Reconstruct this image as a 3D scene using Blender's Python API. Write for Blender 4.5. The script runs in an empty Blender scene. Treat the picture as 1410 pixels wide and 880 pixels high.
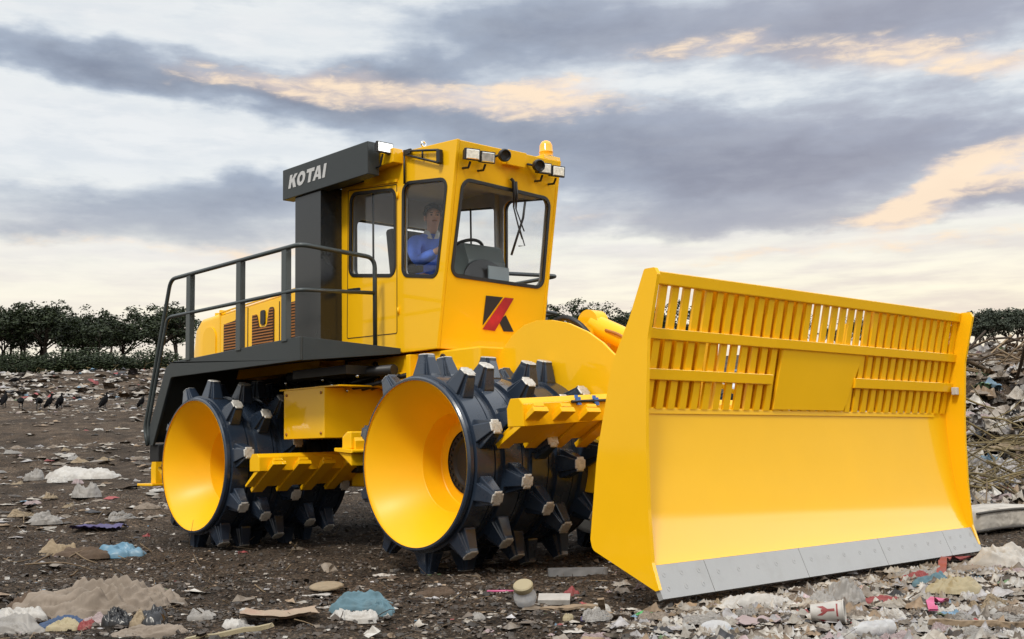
import bpy, bmesh, math, random
import numpy as np
from mathutils import Vector, Matrix, noise as mnoise
from mathutils.geometry import tessellate_polygon

S = bpy.context.scene
COL = S.collection
PI = math.pi
# ------------------------------------------------------------------ terrain
#TERRAIN
CAM = (7.001, -7.1374, .894)
YAW, ROLL, PIT = math.radians(137.172), math.radians(1.062), math.radians(6.4519)
FX, FY = math.cos(YAW), math.sin(YAW)          # the way the site slopes up
RX, RY = math.sin(YAW), -math.cos(YAW)
def _hash(ix, iy, s):
    h = (ix.astype(np.int64)*374761393 + iy.astype(np.int64)*668265263 + s*1442695041) & 0xffffffff
    h = ((h ^ (h >> 13))*1274126177) & 0xffffffff
    return ((h ^ (h >> 16)) & 0xffff)/65535.0
def vnoise(x, y, s=0):
    ix = np.floor(x); iy = np.floor(y); fx = x-ix; fy = y-iy
    fx = fx*fx*(3-2*fx); fy = fy*fy*(3-2*fy)
    a = _hash(ix, iy, s); b = _hash(ix+1, iy, s); c = _hash(ix, iy+1, s); d = _hash(ix+1, iy+1, s)
    return (a+(b-a)*fx)*(1-fy)+(c+(d-c)*fx)*fy - .5
def fbm(x, y, s=0, n=4):
    t = 0; a = 1.
    for k in range(n):
        t = t + a*vnoise(x*2**k+17.3*k, y*2**k-9.1*k, s+k); a *= .55
    return t
def sstep(a, b, x):
    t = np.clip((x-a)/(b-a), 0, 1); return t*t*(3-2*t)
def ground_z(x, y):
    x = np.asarray(x, float); y = np.asarray(y, float)
    d = (x-CAM[0])*FX+(y-CAM[1])*FY; r = (x-CAM[0])*RX+(y-CAM[1])*RY
    z = .08*1.2*np.logaddexp(0, np.clip((d-12.6)/1.2, -50, 400))
    z = np.where(d > 130, .08*117.4+(d-130)*.01, z) + 1.6*sstep(70, 98, d)
    z = z + 1.55*sstep(12.6, 23, d)*(1-sstep(28, 42, d))*sstep(3.2, 7.0, r)
    z = z + .5*fbm(x*.12, y*.12, 5, 3)*sstep(14, 34, d)
    rough = .35+.65*sstep(2.2, 3.2, np.maximum(np.abs(x+.9)/1.45, np.abs(y)*1.25))
    z = z + rough*(.10*fbm(x*.55, y*.55, 11, 3) + .055*fbm(x*2.3, y*2.3, 23, 4)) + .022*fbm(x*9, y*9, 31, 3)
    z = z + .5*sstep(13, 17, d)*sstep(4, 7, r)*(1-sstep(40, 50, d))*np.abs(fbm(x*1.1, y*1.1, 41, 4))
    return z
#END
def gz(x, y): return float(ground_z(np.array([x]), np.array([y]))[0])

# ------------------------------------------------------------------ materials
def mat(name, col, rough=.5, metal=0., coat=0., var=.0, vscale=3., bump=0., bscale=30., spec=.5, crough=.12, ridged=False, dirt=None, dscale=2., damt=.5):
    m = bpy.data.materials.new(name); m.use_nodes = True
    nt = m.node_tree; b = nt.nodes['Principled BSDF']
    b.inputs['Base Color'].default_value = (*col, 1); b.inputs['Roughness'].default_value = rough
    b.inputs['Metallic'].default_value = metal; b.inputs['Coat Weight'].default_value = coat
    b.inputs['Coat Roughness'].default_value = crough; b.inputs['Specular IOR Level'].default_value = spec
    L = nt.links
    tc = nt.nodes.new('ShaderNodeTexCoord')
    def nz(sc, det=5, ro=.6):
        n = nt.nodes.new('ShaderNodeTexNoise'); n.inputs['Scale'].default_value = sc
        n.inputs['Detail'].default_value = det; n.inputs['Roughness'].default_value = ro
        L.new(tc.outputs['Object'], n.inputs['Vector']); return n
    src = None
    if var:
        n = nz(vscale); r = nt.nodes.new('ShaderNodeValToRGB')
        r.color_ramp.elements[0].position = .3; r.color_ramp.elements[1].position = .7
        r.color_ramp.elements[0].color = (*[c*(1-var) for c in col], 1)
        r.color_ramp.elements[1].color = (*[min(1, c*(1+var)) for c in col], 1)
        L.new(n.outputs['Fac'], r.inputs['Fac']); src = r.outputs['Color']
        rr = nt.nodes.new('ShaderNodeMapRange'); rr.inputs['To Min'].default_value = max(.03, rough-.1); rr.inputs['To Max'].default_value = rough+.12
        L.new(n.outputs['Fac'], rr.inputs['Value']); L.new(rr.outputs['Result'], b.inputs['Roughness'])
    if dirt:
        n = nz(dscale, 8, .7); r = nt.nodes.new('ShaderNodeValToRGB')
        r.color_ramp.elements[0].position = .5; r.color_ramp.elements[1].position = .72
        r.color_ramp.elements[0].color = (0, 0, 0, 1); r.color_ramp.elements[1].color = (damt,)*3+(1,)
        L.new(n.outputs['Fac'], r.inputs['Fac'])
        mx = nt.nodes.new('ShaderNodeMix'); mx.data_type = 'RGBA'
        L.new(r.outputs['Color'], mx.inputs['Factor'])
        if src: L.new(src, mx.inputs['A'])
        else: mx.inputs['A'].default_value = (*col, 1)
        mx.inputs['B'].default_value = (*dirt, 1); src = mx.outputs['Result']
    if src: L.new(src, b.inputs['Base Color'])
    if bump:
        n = nz(bscale, 6)
        if ridged: n.noise_type = 'RIDGED_MULTIFRACTAL'; n.inputs['Detail'].default_value = 3
        bm = nt.nodes.new('ShaderNodeBump'); bm.inputs['Strength'].default_value = bump; bm.inputs['Distance'].default_value = .02
        L.new(n.outputs['Fac'], bm.inputs['Height']); L.new(bm.outputs['Normal'], b.inputs['Normal'])
    return m
M = {}
M['yellow'] = mat('yellow_paint', (.88, .48, .006), .34, coat=.45, crough=.05, spec=.08, var=.03, vscale=1.3, bump=.02, bscale=4)
M['rim'] = mat('yellow_rim_paint', (.88, .465, .005), .42, coat=.12, crough=.3, spec=.2, var=.04, vscale=1.5, bump=.02, bscale=4)
M['yellow_blade'] = M['yellow']
M['grey'] = mat('dark_grey_paint', (.030, .036, .038), .46, spec=.35, var=.12, vscale=3, bump=.08, bscale=80)
M['rail'] = mat('rail_grey_paint', (.040, .050, .052), .35, var=.1, vscale=4)
M['column'] = mat('column_black_paint', (.013, .015, .017), .22, var=.1, vscale=3, bump=.05, bscale=30)
M['drum'] = mat('blue_black_paint', (.018, .028, .047), .26, coat=.35, var=.15, vscale=3, dirt=(.06, .05, .042), dscale=3.5, damt=.16, bump=.06, bscale=25)
M['black'] = mat('black_rubber', (.010, .010, .011), .45, var=.2, vscale=8)
M['chassis'] = mat('chassis_black', (.010, .010, .011), .6, var=.3, vscale=5)
M['steel'] = mat('worn_steel', (.52, .50, .46), .45, metal=.35, var=.18, vscale=30, bump=.35, bscale=90, dirt=(.16, .12, .09), dscale=26, damt=.6)
M['edge'] = mat('cutting_steel', (.30, .30, .30), .45, metal=.1, var=.08, vscale=3, bump=.05, bscale=60, dirt=(.25, .245, .235), dscale=5, damt=.6)
M['chrome'] = mat('bright_rod', (.7, .7, .7), .12, metal=1)
M['lens'] = mat('lamp_lens', (.75, .74, .70), .08, metal=.6, var=.25, vscale=40)
M['amber'] = mat('amber_lens', (.95, .42, .01), .12, coat=.5)
M['white'] = mat('white_lettering', (.50, .50, .50), .5)
M['red'] = mat('logo_red', (.36, .008, .012), .4, var=.45, vscale=4)
M['ink'] = mat('logo_black', (.014, .012, .012), .4)
M['blue'] = mat('blue_clip', (.05, .17, .55), .5)
M['trim'] = mat('cab_trim_grey', (.40, .42, .43), .6, var=.1, vscale=6)
M['dash'] = mat('dashboard_plastic', (.075, .095, .095), .4, var=.08)
M['gauge'] = mat('gauge_panel', (.20, .25, .28), .3)
M['seat'] = mat('seat_fabric', (.02, .02, .022), .8)
M['skin'] = mat('skin', (.75, .45, .33), .5, var=.06, vscale=20)
M['hair'] = mat('hair', (.012, .010, .010), .5)
M['jacket'] = mat('blue_work_jacket', (.10, .23, .92), .75, var=.15, vscale=14, bump=.5, bscale=22)
M['shirt'] = mat('white_collar', (.6, .62, .64), .7)
M['trouser'] = mat('dark_trousers', (.02, .022, .03), .8)
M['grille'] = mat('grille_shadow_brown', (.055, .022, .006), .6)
M['louvre'] = mat('louvre_orange', (.36, .13, .02), .5)
M['seam'] = mat('seam_dark', (.05, .026, .004), .7)
M['plume'] = mat('vulture_black', (.005, .005, .006), .8, var=.3, vscale=20, spec=.1)
M['bark'] = mat('bark', (.055, .042, .032), .9, var=.3, vscale=6, bump=.5, bscale=20)
def glass_mat():
    m = bpy.data.materials.new('cab_glass'); m.use_nodes = True; nt = m.node_tree; nt.nodes.clear(); L = nt.links
    o = nt.nodes.new('ShaderNodeOutputMaterial'); t = nt.nodes.new('ShaderNodeBsdfTransparent'); g = nt.nodes.new('ShaderNodeBsdfGlossy')
    f = nt.nodes.new('ShaderNodeLayerWeight'); mx = nt.nodes.new('ShaderNodeMixShader'); f.inputs['Blend'].default_value = .5
    p = nt.nodes.new('ShaderNodeMath'); p.operation = 'POWER'; p.inputs[1].default_value = 4.; L.new(f.outputs['Facing'], p.inputs[0])
    q = nt.nodes.new('ShaderNodeMath'); q.operation = 'MULTIPLY_ADD'; q.inputs[1].default_value = .6; q.inputs[2].default_value = .02; L.new(p.outputs[0], q.inputs[0]); f = q
    g.inputs['Roughness'].default_value = .02; t.inputs['Color'].default_value = (.985, .99, .99, 1)
    L.new(f.outputs[0], mx.inputs[0]); L.new(t.outputs[0], mx.inputs[1]); L.new(g.outputs[0], mx.inputs[2]); L.new(mx.outputs[0], o.inputs[0]); return m
M['glass'] = glass_mat()
def leaf_mat(name, a, b):
    m = bpy.data.materials.new(name); m.use_nodes = True; nt = m.node_tree; L = nt.links; bs = nt.nodes['Principled BSDF']
    g = nt.nodes.new('ShaderNodeNewGeometry'); r = nt.nodes.new('ShaderNodeValToRGB')
    r.color_ramp.elements[0].color = (*a, 1); r.color_ramp.elements[1].color = (*b, 1)
    L.new(g.outputs['Random Per Island'], r.inputs['Fac']); L.new(r.outputs['Color'], bs.inputs['Base Color'])
    bs.inputs['Roughness'].default_value = .6; bs.inputs['Specular IOR Level'].default_value = .3; return m
M['leaf_dark'] = leaf_mat('leaf_dark', (.009, .015, .006), (.030, .043, .015))
M['leaf_mid'] = leaf_mat('leaf_mid', (.020, .030, .012), (.055, .070, .028))
M['leaf_far'] = leaf_mat('leaf_greyish', (.030, .040, .028), (.065, .078, .052))  # greyer leaves: haze put into the colour of the trees past the blade
M['dry'] = leaf_mat('dry_grass', (.10, .075, .035), (.22, .17, .08))
M['stick'] = leaf_mat('dry_sticks', (.035, .022, .014), (.24, .17, .10))
def col_mat():
    m = bpy.data.materials.new('mixed_rubbish'); m.use_nodes = True; nt = m.node_tree; L = nt.links; b = nt.nodes['Principled BSDF']
    a = nt.nodes.new('ShaderNodeAttribute'); a.attribute_name = 'Col'
    tc = nt.nodes.new('ShaderNodeTexCoord'); n = nt.nodes.new('ShaderNodeTexNoise'); n.inputs['Scale'].default_value = 14; n.inputs['Detail'].default_value = 8; n.inputs['Roughness'].default_value = .7
    L.new(tc.outputs['Object'], n.inputs['Vector'])
    r = nt.nodes.new('ShaderNodeValToRGB'); r.color_ramp.elements[0].position = .38; r.color_ramp.elements[1].position = .62
    r.color_ramp.elements[0].color = (.50, .45, .40, 1); r.color_ramp.elements[1].color = (1, 1, 1, 1)
    L.new(n.outputs['Fac'], r.inputs['Fac'])
    mx = nt.nodes.new('ShaderNodeMix'); mx.data_type = 'RGBA'; mx.blend_type = 'MULTIPLY'; mx.inputs['Factor'].default_value = .8
    L.new(a.outputs['Color'], mx.inputs['A']); L.new(r.outputs['Color'], mx.inputs['B']); L.new(mx.outputs['Result'], b.inputs['Base Color'])
    b.inputs['Roughness'].default_value = .6; return m
M['litter'] = col_mat()
def rub(name, col, rough=.6, dirt=(.10, .08, .06), ds=5., da=.7, bump=.3, bs=14., coat=0):
    return mat(name, col, rough, var=.16, vscale=7, dirt=dirt, dscale=ds, damt=da, bump=min(1, bump*1.6), bscale=bs*.8, coat=coat, ridged=True)
M['dirt'] = None
def ground_mat():
    m = bpy.data.materials.new('landfill_dirt'); m.use_nodes = True; nt = m.node_tree; L = nt.links; b = nt.nodes['Principled BSDF']
    tc = nt.nodes.new('ShaderNodeTexCoord')
    def nz(sc, det=8, ro=.65):
        n = nt.nodes.new('ShaderNodeTexNoise'); n.inputs['Scale'].default_value = sc; n.inputs['Detail'].default_value = det; n.inputs['Roughness'].default_value = ro
        L.new(tc.outputs['Object'], n.inputs['Vector']); return n
    def ramp(src, stops):
        r = nt.nodes.new('ShaderNodeValToRGB'); e = r.color_ramp.elements
        while len(e) < len(stops): e.new(.5)
        for k, (p, c) in enumerate(stops): e[k].position = p; e[k].color = (*c, 1)
        L.new(src, r.inputs['Fac']); return r.outputs['Color']
    def mix(f, a, bb, mode='MIX'):
        x = nt.nodes.new('ShaderNodeMix'); x.data_type = 'RGBA'; x.blend_type = mode
        if isinstance(f, float): x.inputs['Factor'].default_value = f
        else: L.new(f, x.inputs['Factor'])
        L.new(a, x.inputs['A']); L.new(bb, x.inputs['B']); return x.outputs['Result']
    base = ramp(nz(1.6).outputs['Fac'], [(.28, (.024, .0175, .0125)), (.5, (.054, .040, .029)), (.72, (.098, .076, .057))])
    fine = ramp(nz(34, 12, .8).outputs['Fac'], [(.38, (.22, .21, .20)), (.5, (.85, .85, .85)), (.60, (3.0, 2.85, 2.7))])
    c = mix(1., base, fine, 'MULTIPLY')
    big = ramp(nz(.35, 4).outputs['Fac'], [(.35, (.7, .7, .7)), (.65, (1.45, 1.4, 1.35))])
    c = mix(1., c, big, 'MULTIPLY')
    v = nt.nodes.new('ShaderNodeTexVoronoi'); v.inputs['Scale'].default_value = 20; L.new(tc.outputs['Object'], v.inputs['Vector'])
    msk = ramp(v.outputs['Distance'], [(.10, (1, 1, 1)), (.20, (0, 0, 0))])
    gate = ramp(nz(3.2, 6).outputs['Fac'], [(.50, (0, 0, 0)), (.60, (1, 1, 1))])
    mm = mix(1., msk, gate, 'MULTIPLY')
    chip = ramp(v.outputs['Color'], [(0., (.06, .05, .04)), (.5, (.17, .15, .13)), (1., (.40, .38, .35))])
    c = mix(mm, c, chip)
    L.new(c, b.inputs['Base Color']); b.inputs['Roughness'].default_value = .95; b.inputs['Specular IOR Level'].default_value = .2
    bm = nt.nodes.new('ShaderNodeBump'); bm.inputs['Strength'].default_value = 1.; bm.inputs['Distance'].default_value = .06
    L.new(nz(20, 12, .75).outputs['Fac'], bm.inputs['Height']); L.new(bm.outputs['Normal'], b.inputs['Normal'])
    return m
M['ground'] = ground_mat()

# ------------------------------------------------------------------ mesh helpers
class MB:
    def __init__(s): s.v = []; s.f = []; s.mi = []; s.sm = []
    def add(s, vs, fs, mi=0, smooth=False):
        o = len(s.v); s.v += [tuple(p) for p in vs]
        for f in fs: s.f.append(tuple(i+o for i in f)); s.mi.append(mi); s.sm.append(smooth)
        return s
    def box(s, a, b, mi=0, R=None, c=None):
        (x0, y0, z0), (x1, y1, z1) = a, b
        vs = [(x0, y0, z0), (x1, y0, z0), (x1, y1, z0), (x0, y1, z0), (x0, y0, z1), (x1, y0, z1), (x1, y1, z1), (x0, y1, z1)]
        if R is not None:
            c = Vector(c) if c else (Vector(a)+Vector(b))/2
            vs = [R @ (Vector(p)-c)+c for p in vs]
        return s.add(vs, [(0, 3, 2, 1), (4, 5, 6, 7), (0, 1, 5, 4), (1, 2, 6, 5), (2, 3, 7, 6), (3, 0, 4, 7)], mi)
    def cbox(s, c, size, mi=0, R=None):
        a = [c[i]-size[i]/2 for i in range(3)]; b = [c[i]+size[i]/2 for i in range(3)]
        return s.box(a, b, mi, R)
    def prism(s, pts, to3, depth, holes=(), mi=0, mi_side=None):
        """polygon (with holes) given in 2D, to3(u,v,w) maps to space, w from 0 to depth"""
        loops = [list(pts)]+[list(h) for h in holes]
        flat = [p for l in loops for p in l]
        tris = tessellate_polygon([[Vector((p[0], p[1], 0)) for p in l] for l in loops])
        n = len(flat)
        vs = [to3(p[0], p[1], 0) for p in flat]+[to3(p[0], p[1], depth) for p in flat]
        def area(t):
            a, b, c = (flat[i] for i in t); return (b[0]-a[0])*(c[1]-a[1])-(c[0]-a[0])*(b[1]-a[1])
        fs = []
        for t in tris:
            if abs(area(t)) < 1e-12: continue
            if area(t) < 0: t = (t[0], t[2], t[1])
            fs.append((t[2], t[1], t[0])); fs.append((t[0]+n, t[1]+n, t[2]+n))
        s.add(vs, fs, mi)
        k = 0; sides = []
        for li, l in enumerate(loops):
            m = len(l); ar = sum(l[i][0]*l[(i+1) % m][1]-l[(i+1) % m][0]*l[i][1] for i in range(m))
            for i in range(m):
                a, b = k+i, k+(i+1) % m
                q = (a, b, b+n, a+n)
                if (ar < 0) != (li > 0): q = q[::-1]
                sides.append(q)
            k += m
        o = len(s.v)-2*n
        for q in sides: s.f.append(tuple(i+o for i in q)); s.mi.append(mi if mi_side is None else mi_side); s.sm.append(False)
        return s
    def tube(s, pts, r, n=8, mi=0, cap=True, smooth=True):
        P = [Vector(p) for p in pts]; rr = r if isinstance(r, (list, tuple)) else [r]*len(P)
        up = None; rings = []
        for i, p in enumerate(P):
            t = (P[min(i+1, len(P)-1)]-P[max(i-1, 0)]).normalized()
            if up is None:
                up = t.orthogonal().normalized()
            up = (up-t*up.dot(t))
            if up.length < 1e-6: up = t.orthogonal()
            up.normalize(); bi = t.cross(up)
            rings.append([p+(up*math.cos(2*PI*k/n)+bi*math.sin(2*PI*k/n))*rr[i] for k in range(n)])
        vs = [q for g in rings for q in g]; fs = []
        for i in range(len(P)-1):
            for k in range(n):
                fs.append((i*n+k, i*n+(k+1) % n, (i+1)*n+(k+1) % n, (i+1)*n+k))
        s.add(vs, fs, mi, smooth)
        if cap: 
            o = len(s.v)-len(vs)
            s.f.append(tuple(o+k for k in range(n))[::-1]); s.mi.append(mi); s.sm.append(False)
            s.f.append(tuple(o+len(vs)-n+k for k in range(n))); s.mi.append(mi); s.sm.append(False)
        return s
    def lathe(s, prof, c, axis, n=64, mi=0, smooth=True, closed=False):
        """prof: (radius, along axis); axis a unit vector"""
        ax = Vector(axis).normalized(); u = ax.orthogonal().normalized()
        if abs(ax.y) > .9: u = Vector((1, 0, 0))
        w = ax.cross(u); c = Vector(c)
        vs = []
        for (r, h) in prof:
            for k in range(n):
                a = 2*PI*k/n; vs.append(c+ax*h+(u*math.cos(a)+w*math.sin(a))*max(r, 1e-4))
        fs = []
        m = len(prof)
        for i in range(m if closed else m-1):
            j = (i+1) % m
            for k in range(n):
                fs.append((i*n+k, i*n+(k+1) % n, j*n+(k+1) % n, j*n+k))
        return s.add(vs, fs, mi, smooth)
    def ball(s, c, r, mi=0, seg=16, rings=10):
        rx, ry, rz = r if isinstance(r, (tuple, list)) else (r, r, r); vs = []; fs = []
        for i in range(rings+1):
            th = PI*i/rings
            for k in range(seg):
                a = 2*PI*k/seg; vs.append((c[0]+rx*max(math.sin(th), .003)*math.cos(a), c[1]+ry*max(math.sin(th), .003)*math.sin(a), c[2]+rz*math.cos(th)))
        for i in range(rings):
            for k in range(seg): fs.append((i*seg+k, (i+1)*seg+k, (i+1)*seg+(k+1) % seg, i*seg+(k+1) % seg))
        return s.add(vs, fs, mi, True)
    def build(s, name, mats, parent=None, bevel=0., seg=2, auto=None, fix=True):
        me = bpy.data.meshes.new(name); me.from_pydata(s.v, [], s.f)
        for m in (mats if isinstance(mats, (list, tuple)) else [mats]): me.materials.append(m)
        me.polygons.foreach_set('material_index', s.mi); me.polygons.foreach_set('use_smooth', s.sm); me.update()
        if fix:
            b = bmesh.new(); b.from_mesh(me); bmesh.ops.recalc_face_normals(b, faces=b.faces[:]); b.to_mesh(me); b.free()
        if auto:
            me.polygons.foreach_set('use_smooth', [True]*len(me.polygons)); me.set_sharp_from_angle(angle=math.radians(auto))
        o = bpy.data.objects.new(name, me); COL.objects.link(o)
        if parent: o.parent = parent
        if bevel:
            md = o.modifiers.new('bevel', 'BEVEL'); md.width = bevel; md.segments = seg; md.limit_method = 'ANGLE'; md.angle_limit = math.radians(40)
        return o
def empty(name, loc=(0, 0, 0), rz=0, size=.3):
    o = bpy.data.objects.new(name, None); COL.objects.link(o); o.location = loc; o.rotation_euler = (0, 0, rz); o.empty_display_size = size; return o
def tag(o, label, cat, group=None, kind=None):
    o['label'] = label; o['category'] = cat
    if group: o['group'] = group
    if kind: o['kind'] = kind
    return o
def arc(c, r, a0, a1, n):
    return [(c[0]+r*math.cos(math.radians(a0+(a1-a0)*i/n)), c[1]+r*math.sin(math.radians(a0+(a1-a0)*i/n))) for i in range(n+1)]
def round_poly(pts, r, n=5):
    """2D polygon with rounded corners; r a number or one per corner"""
    out = []; m = len(pts)
    for i in range(m):
        p = Vector(pts[i]); a = (Vector(pts[i-1])-p); b = (Vector(pts[(i+1) % m])-p); rr = r[i] if isinstance(r, (list, tuple)) else r
        if rr <= 0: out.append(tuple(p)); continue
        a.normalize(); b.normalize(); ang = a.angle(b); t = rr/math.tan(ang/2)
        c = p+(a+b).normalized()*(rr/math.sin(ang/2)); s0 = p+a*t; e0 = p+b*t
        v0 = s0-c; v1 = e0-c; th = math.atan2(v0.x*v1.y-v0.y*v1.x, v0.dot(v1))
        for k in range(n+1):
            q = Matrix.Rotation(th*k/n, 2) @ v0; out.append(tuple(c+q))
    return out
def inset(pts, d):
    """offset a closed loop inwards (d>0) whichever way it winds"""
    m = len(pts); ar = sum(pts[i][0]*pts[(i+1) % m][1]-pts[(i+1) % m][0]*pts[i][1] for i in range(m)); sg = 1 if ar > 0 else -1
    out = []
    for i in range(m):
        a = Vector(pts[i-1]); p = Vector(pts[i]); b = Vector(pts[(i+1) % m])
        n1 = Vector((-(p-a).y, (p-a).x)).normalized()*sg; n2 = Vector((-(b-p).y, (b-p).x)).normalized()*sg
        n = (n1+n2); n = n/max(.3, n.length_squared)*2 if n.length > 1e-6 else n1
        out.append(tuple(p+n*d*1.0))
    return out
def smooth_path(pts, k=6):
    """Catmull-Rom through points"""
    P = [Vector(p) for p in pts]; out = []
    for i in range(len(P)-1):
        p0 = P[max(i-1, 0)]; p1 = P[i]; p2 = P[i+1]; p3 = P[min(i+2, len(P)-1)]
        for j in range(k):
            t = j/k; out.append(.5*((2*p1)+(p2-p0)*t+(2*p0-5*p1+4*p2-p3)*t*t+(3*p1-p0-3*p2+p3)*t**3))
    out.append(P[-1]); return out
def bend_path(pts, r, n=5):
    """polyline with its inner corners rounded"""
    P = [Vector(p) for p in pts]; out = [P[0]]
    for i in range(1, len(P)-1):
        p = P[i]; a = (P[i-1]-p); b = (P[i+1]-p); t = min(r, a.length*.45, b.length*.45); s0 = p+a.normalized()*t; e0 = p+b.normalized()*t
        for k in range(n+1):
            q = k/n; out.append(s0*(1-q)**2+p*2*q*(1-q)+e0*q*q)
    out.append(P[-1]); return out
# ================================================================== the compactor
comp = empty('landfill_compactor', (0, 0, 0), size=1)
tag(comp, 'yellow landfill compactor with spiked drum wheels, tall cab and wide trash blade', 'landfill compactor')
Y = M['yellow']; G = M['grey']
XZ = lambda y: (lambda u, v, w: (u, y+w, v))        # polygon in x,z pushed along +y
# ---------------------------------------------------------- drum wheels
ZC = .8219
def wheel(x, side, th0, shifts, individual, name='drum_wheel', nrow=5):
    """side -1: outer face towards -Y"""
    yo = 1.676*side; ax = Vector((0, -side, 0))            # axis pointing inwards
    c = Vector((x, yo, ZC))
    m = MB(); prof = [(.6235, -.012), (.640, -.012), (.652, .0), (.652, .030), (.640, .036)]
    rows = [.13+.27*k for k in range(nrow)]; wd = .27*nrow
    for ry in rows:
        prof += [(.640, ry-.088), (.668, ry-.082), (.668, ry+.082), (.640, ry+.088), (.640, ry+.098), (.658, ry+.103), (.658, ry+.127), (.640, ry+.132)]
    prof += [(.652, wd-.02), (.652, wd+.01), (.6, wd+.01), (.3, wd-.05), (.05, wd-.05)]
    # turn tight bends into near-sharp ones by doubling the points
    p2 = []
    for i, p in enumerate(prof):
        p2.append(p)
    m.lathe(p2, c, ax, 120)
    w = m.build(name, M['drum'], comp, auto=25)
    r = MB(); r.lathe([(.6245, -.014), (.6245, .0), (.600, .018), (.385, .375)], c, ax, 120)
    rim = r.build('rim_cone', M['rim'], w, auto=30)
    r = MB(); r.lathe([(.3850, .3752), (.380, .380), (.352, .545), (.346, .552), (.256, .556)], c, ax, 96)
    r.build('inner_cone', M['rim'], w, auto=28)
    h = MB(); h.lathe([(.257, .540), (.257, .556), (.252, .552), (.20, .55), (.18, .57), (.12, .57), (.10, .55), (.001, .55)], c, ax, 64)
    for k in range(28):
        a = 2*PI*k/28; q = c+Vector((math.cos(a)*.230, 0, math.sin(a)*.230))+ax*.550
        h.lathe([(.011, .012), (.011, -.012), (.0005, -.012)], q, ax, 6)
    h.build('hub', M['chassis'], w, auto=30)
    def plus(a, b, ca, cb):  # 12-gon cross, a tangential half, b lateral half
        return [(a, cb), (ca, cb), (ca, b), (-ca, b), (-ca, cb), (-a, cb), (-a, -cb), (-ca, -cb), (-ca, -b), (ca, -b), (ca, -cb), (a, -cb)]
    stuffm = MB()
    for k, ry in enumerate(rows):
        for j in range(10):
            th = math.radians(th0+shifts[k]+36*j)
            rad = Vector((math.cos(th), 0, math.sin(th))); tan = Vector((-math.sin(th), 0, math.cos(th)))
            t = MB() if individual else stuffm
            base = plus(.114, .085, .067, .053); top = plus(.055, .056, .035, .037)
            cc = c+ax*ry
            lv = [(.635, base), (.672, [(u*.97, v*.97) for u, v in base]), (.800, [(u*1.06, v*1.03) for u, v in top]), (.822, top), (.830, [(u*.86, v*.86) for u, v in top])]
            vs = []; 
            for R, poly in lv: vs += [cc+rad*R+tan*u+ax*v for u, v in poly]
            fs = []
            for q in range(len(lv)-1):
                for e in range(12): fs.append((q*12+e, q*12+(e+1) % 12, (q+1)*12+(e+1) % 12, (q+1)*12+e))
            o = len(t.v); t.add(vs, fs[:36], 0); t.v = t.v[:o]+t.v[o:]
            for f in fs[36:]: t.f.append(tuple(i+o for i in f)); t.mi.append(1); t.sm.append(False)
            t.f.append(tuple(o+48+e for e in range(12))); t.mi.append(1); t.sm.append(False)
            if individual: t.build('tooth', [M['drum'], M['steel']], w, bevel=.006, seg=2)
    if not individual:
        o = stuffm.build('tooth', [M['drum'], M['steel']], w, bevel=.006, seg=1); o['kind'] = 'stuff'
    return w
SH = [0, 8, -7.2, -20, -13]
wheel(0, -1, 90, SH, True)
wheel(-3.4507, -1, 79.5, [-s for s in SH], True)
wheel(0, 1, 80, SH, False)
wheel(-3.4507, 1, 95, [-s for s in SH], False, nrow=3)

# ---------------------------------------------------------- blade
WB = 1.9455
bl = MB()
mold = [(2.520, .2300), (2.492, .30), (2.452, .45), (2.424, .62), (2.402, .80), (2.388, .98), (2.383, 1.10), (2.383, 1.138)]
back = [(x-.035, z) for x, z in mold]
def smooth2(p, k=4): return [(q.x, q.y) for q in smooth_path([(a, b, 0) for a, b in p], k)]
mf = smooth2(mold); mbk = smooth2(back)
n = len(mf); vs = []
for yy in (-WB+.012, WB-.012):
    vs += [(x, yy, z) for x, z in mf]+[(x, yy, z) for x, z in mbk]
fs = []; S2 = 2*n
for i in range(n-1):
    fs.append((i, i+1, S2+i+1, S2+i)); fs.append((n+i, S2+n+i, S2+n+i+1, n+i+1))
fs += [(n-1, 2*n-1, S2+2*n-1, S2+n-1), (0, S2, S2+n, n)]
bl.add(vs, fs, 0, True)
blade = bl.build('trash_blade', Y, comp, auto=35)
def endplate(y0):
    out = [(2.5600, 1.945), (2.43, 1.66), (2.287, 1.41), (2.156, .92), (2.135, .81), (2.071, .365), (2.086, .302), (2.571, .092), (2.596, .10), (2.548, .25), (2.532, .55), (2.532, .90), (2.540, 1.12), (2.570, 1.54), (2.660, 1.905), (2.640, 1.945)]
    m = MB(); m.prism(round_poly(out, [.02, .05, .2, .05, .05, .03, .05, 0, 0, .05, .1, .1, .1, .2, .012, .012], 4), XZ(y0), .028); return m
endplate(-WB-.014).build('end_plate', Y, blade, bevel=.004)
endplate(WB-.014).build('end_plate', Y, blade, bevel=.004)
# flat sheet strip at the top of the moldboard
t = MB(); t.box((2.340, -WB+.016, 1.105), (2.392, WB-.22, 1.141)); t.build('top_strip', Y, blade, bevel=.004)
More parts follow.
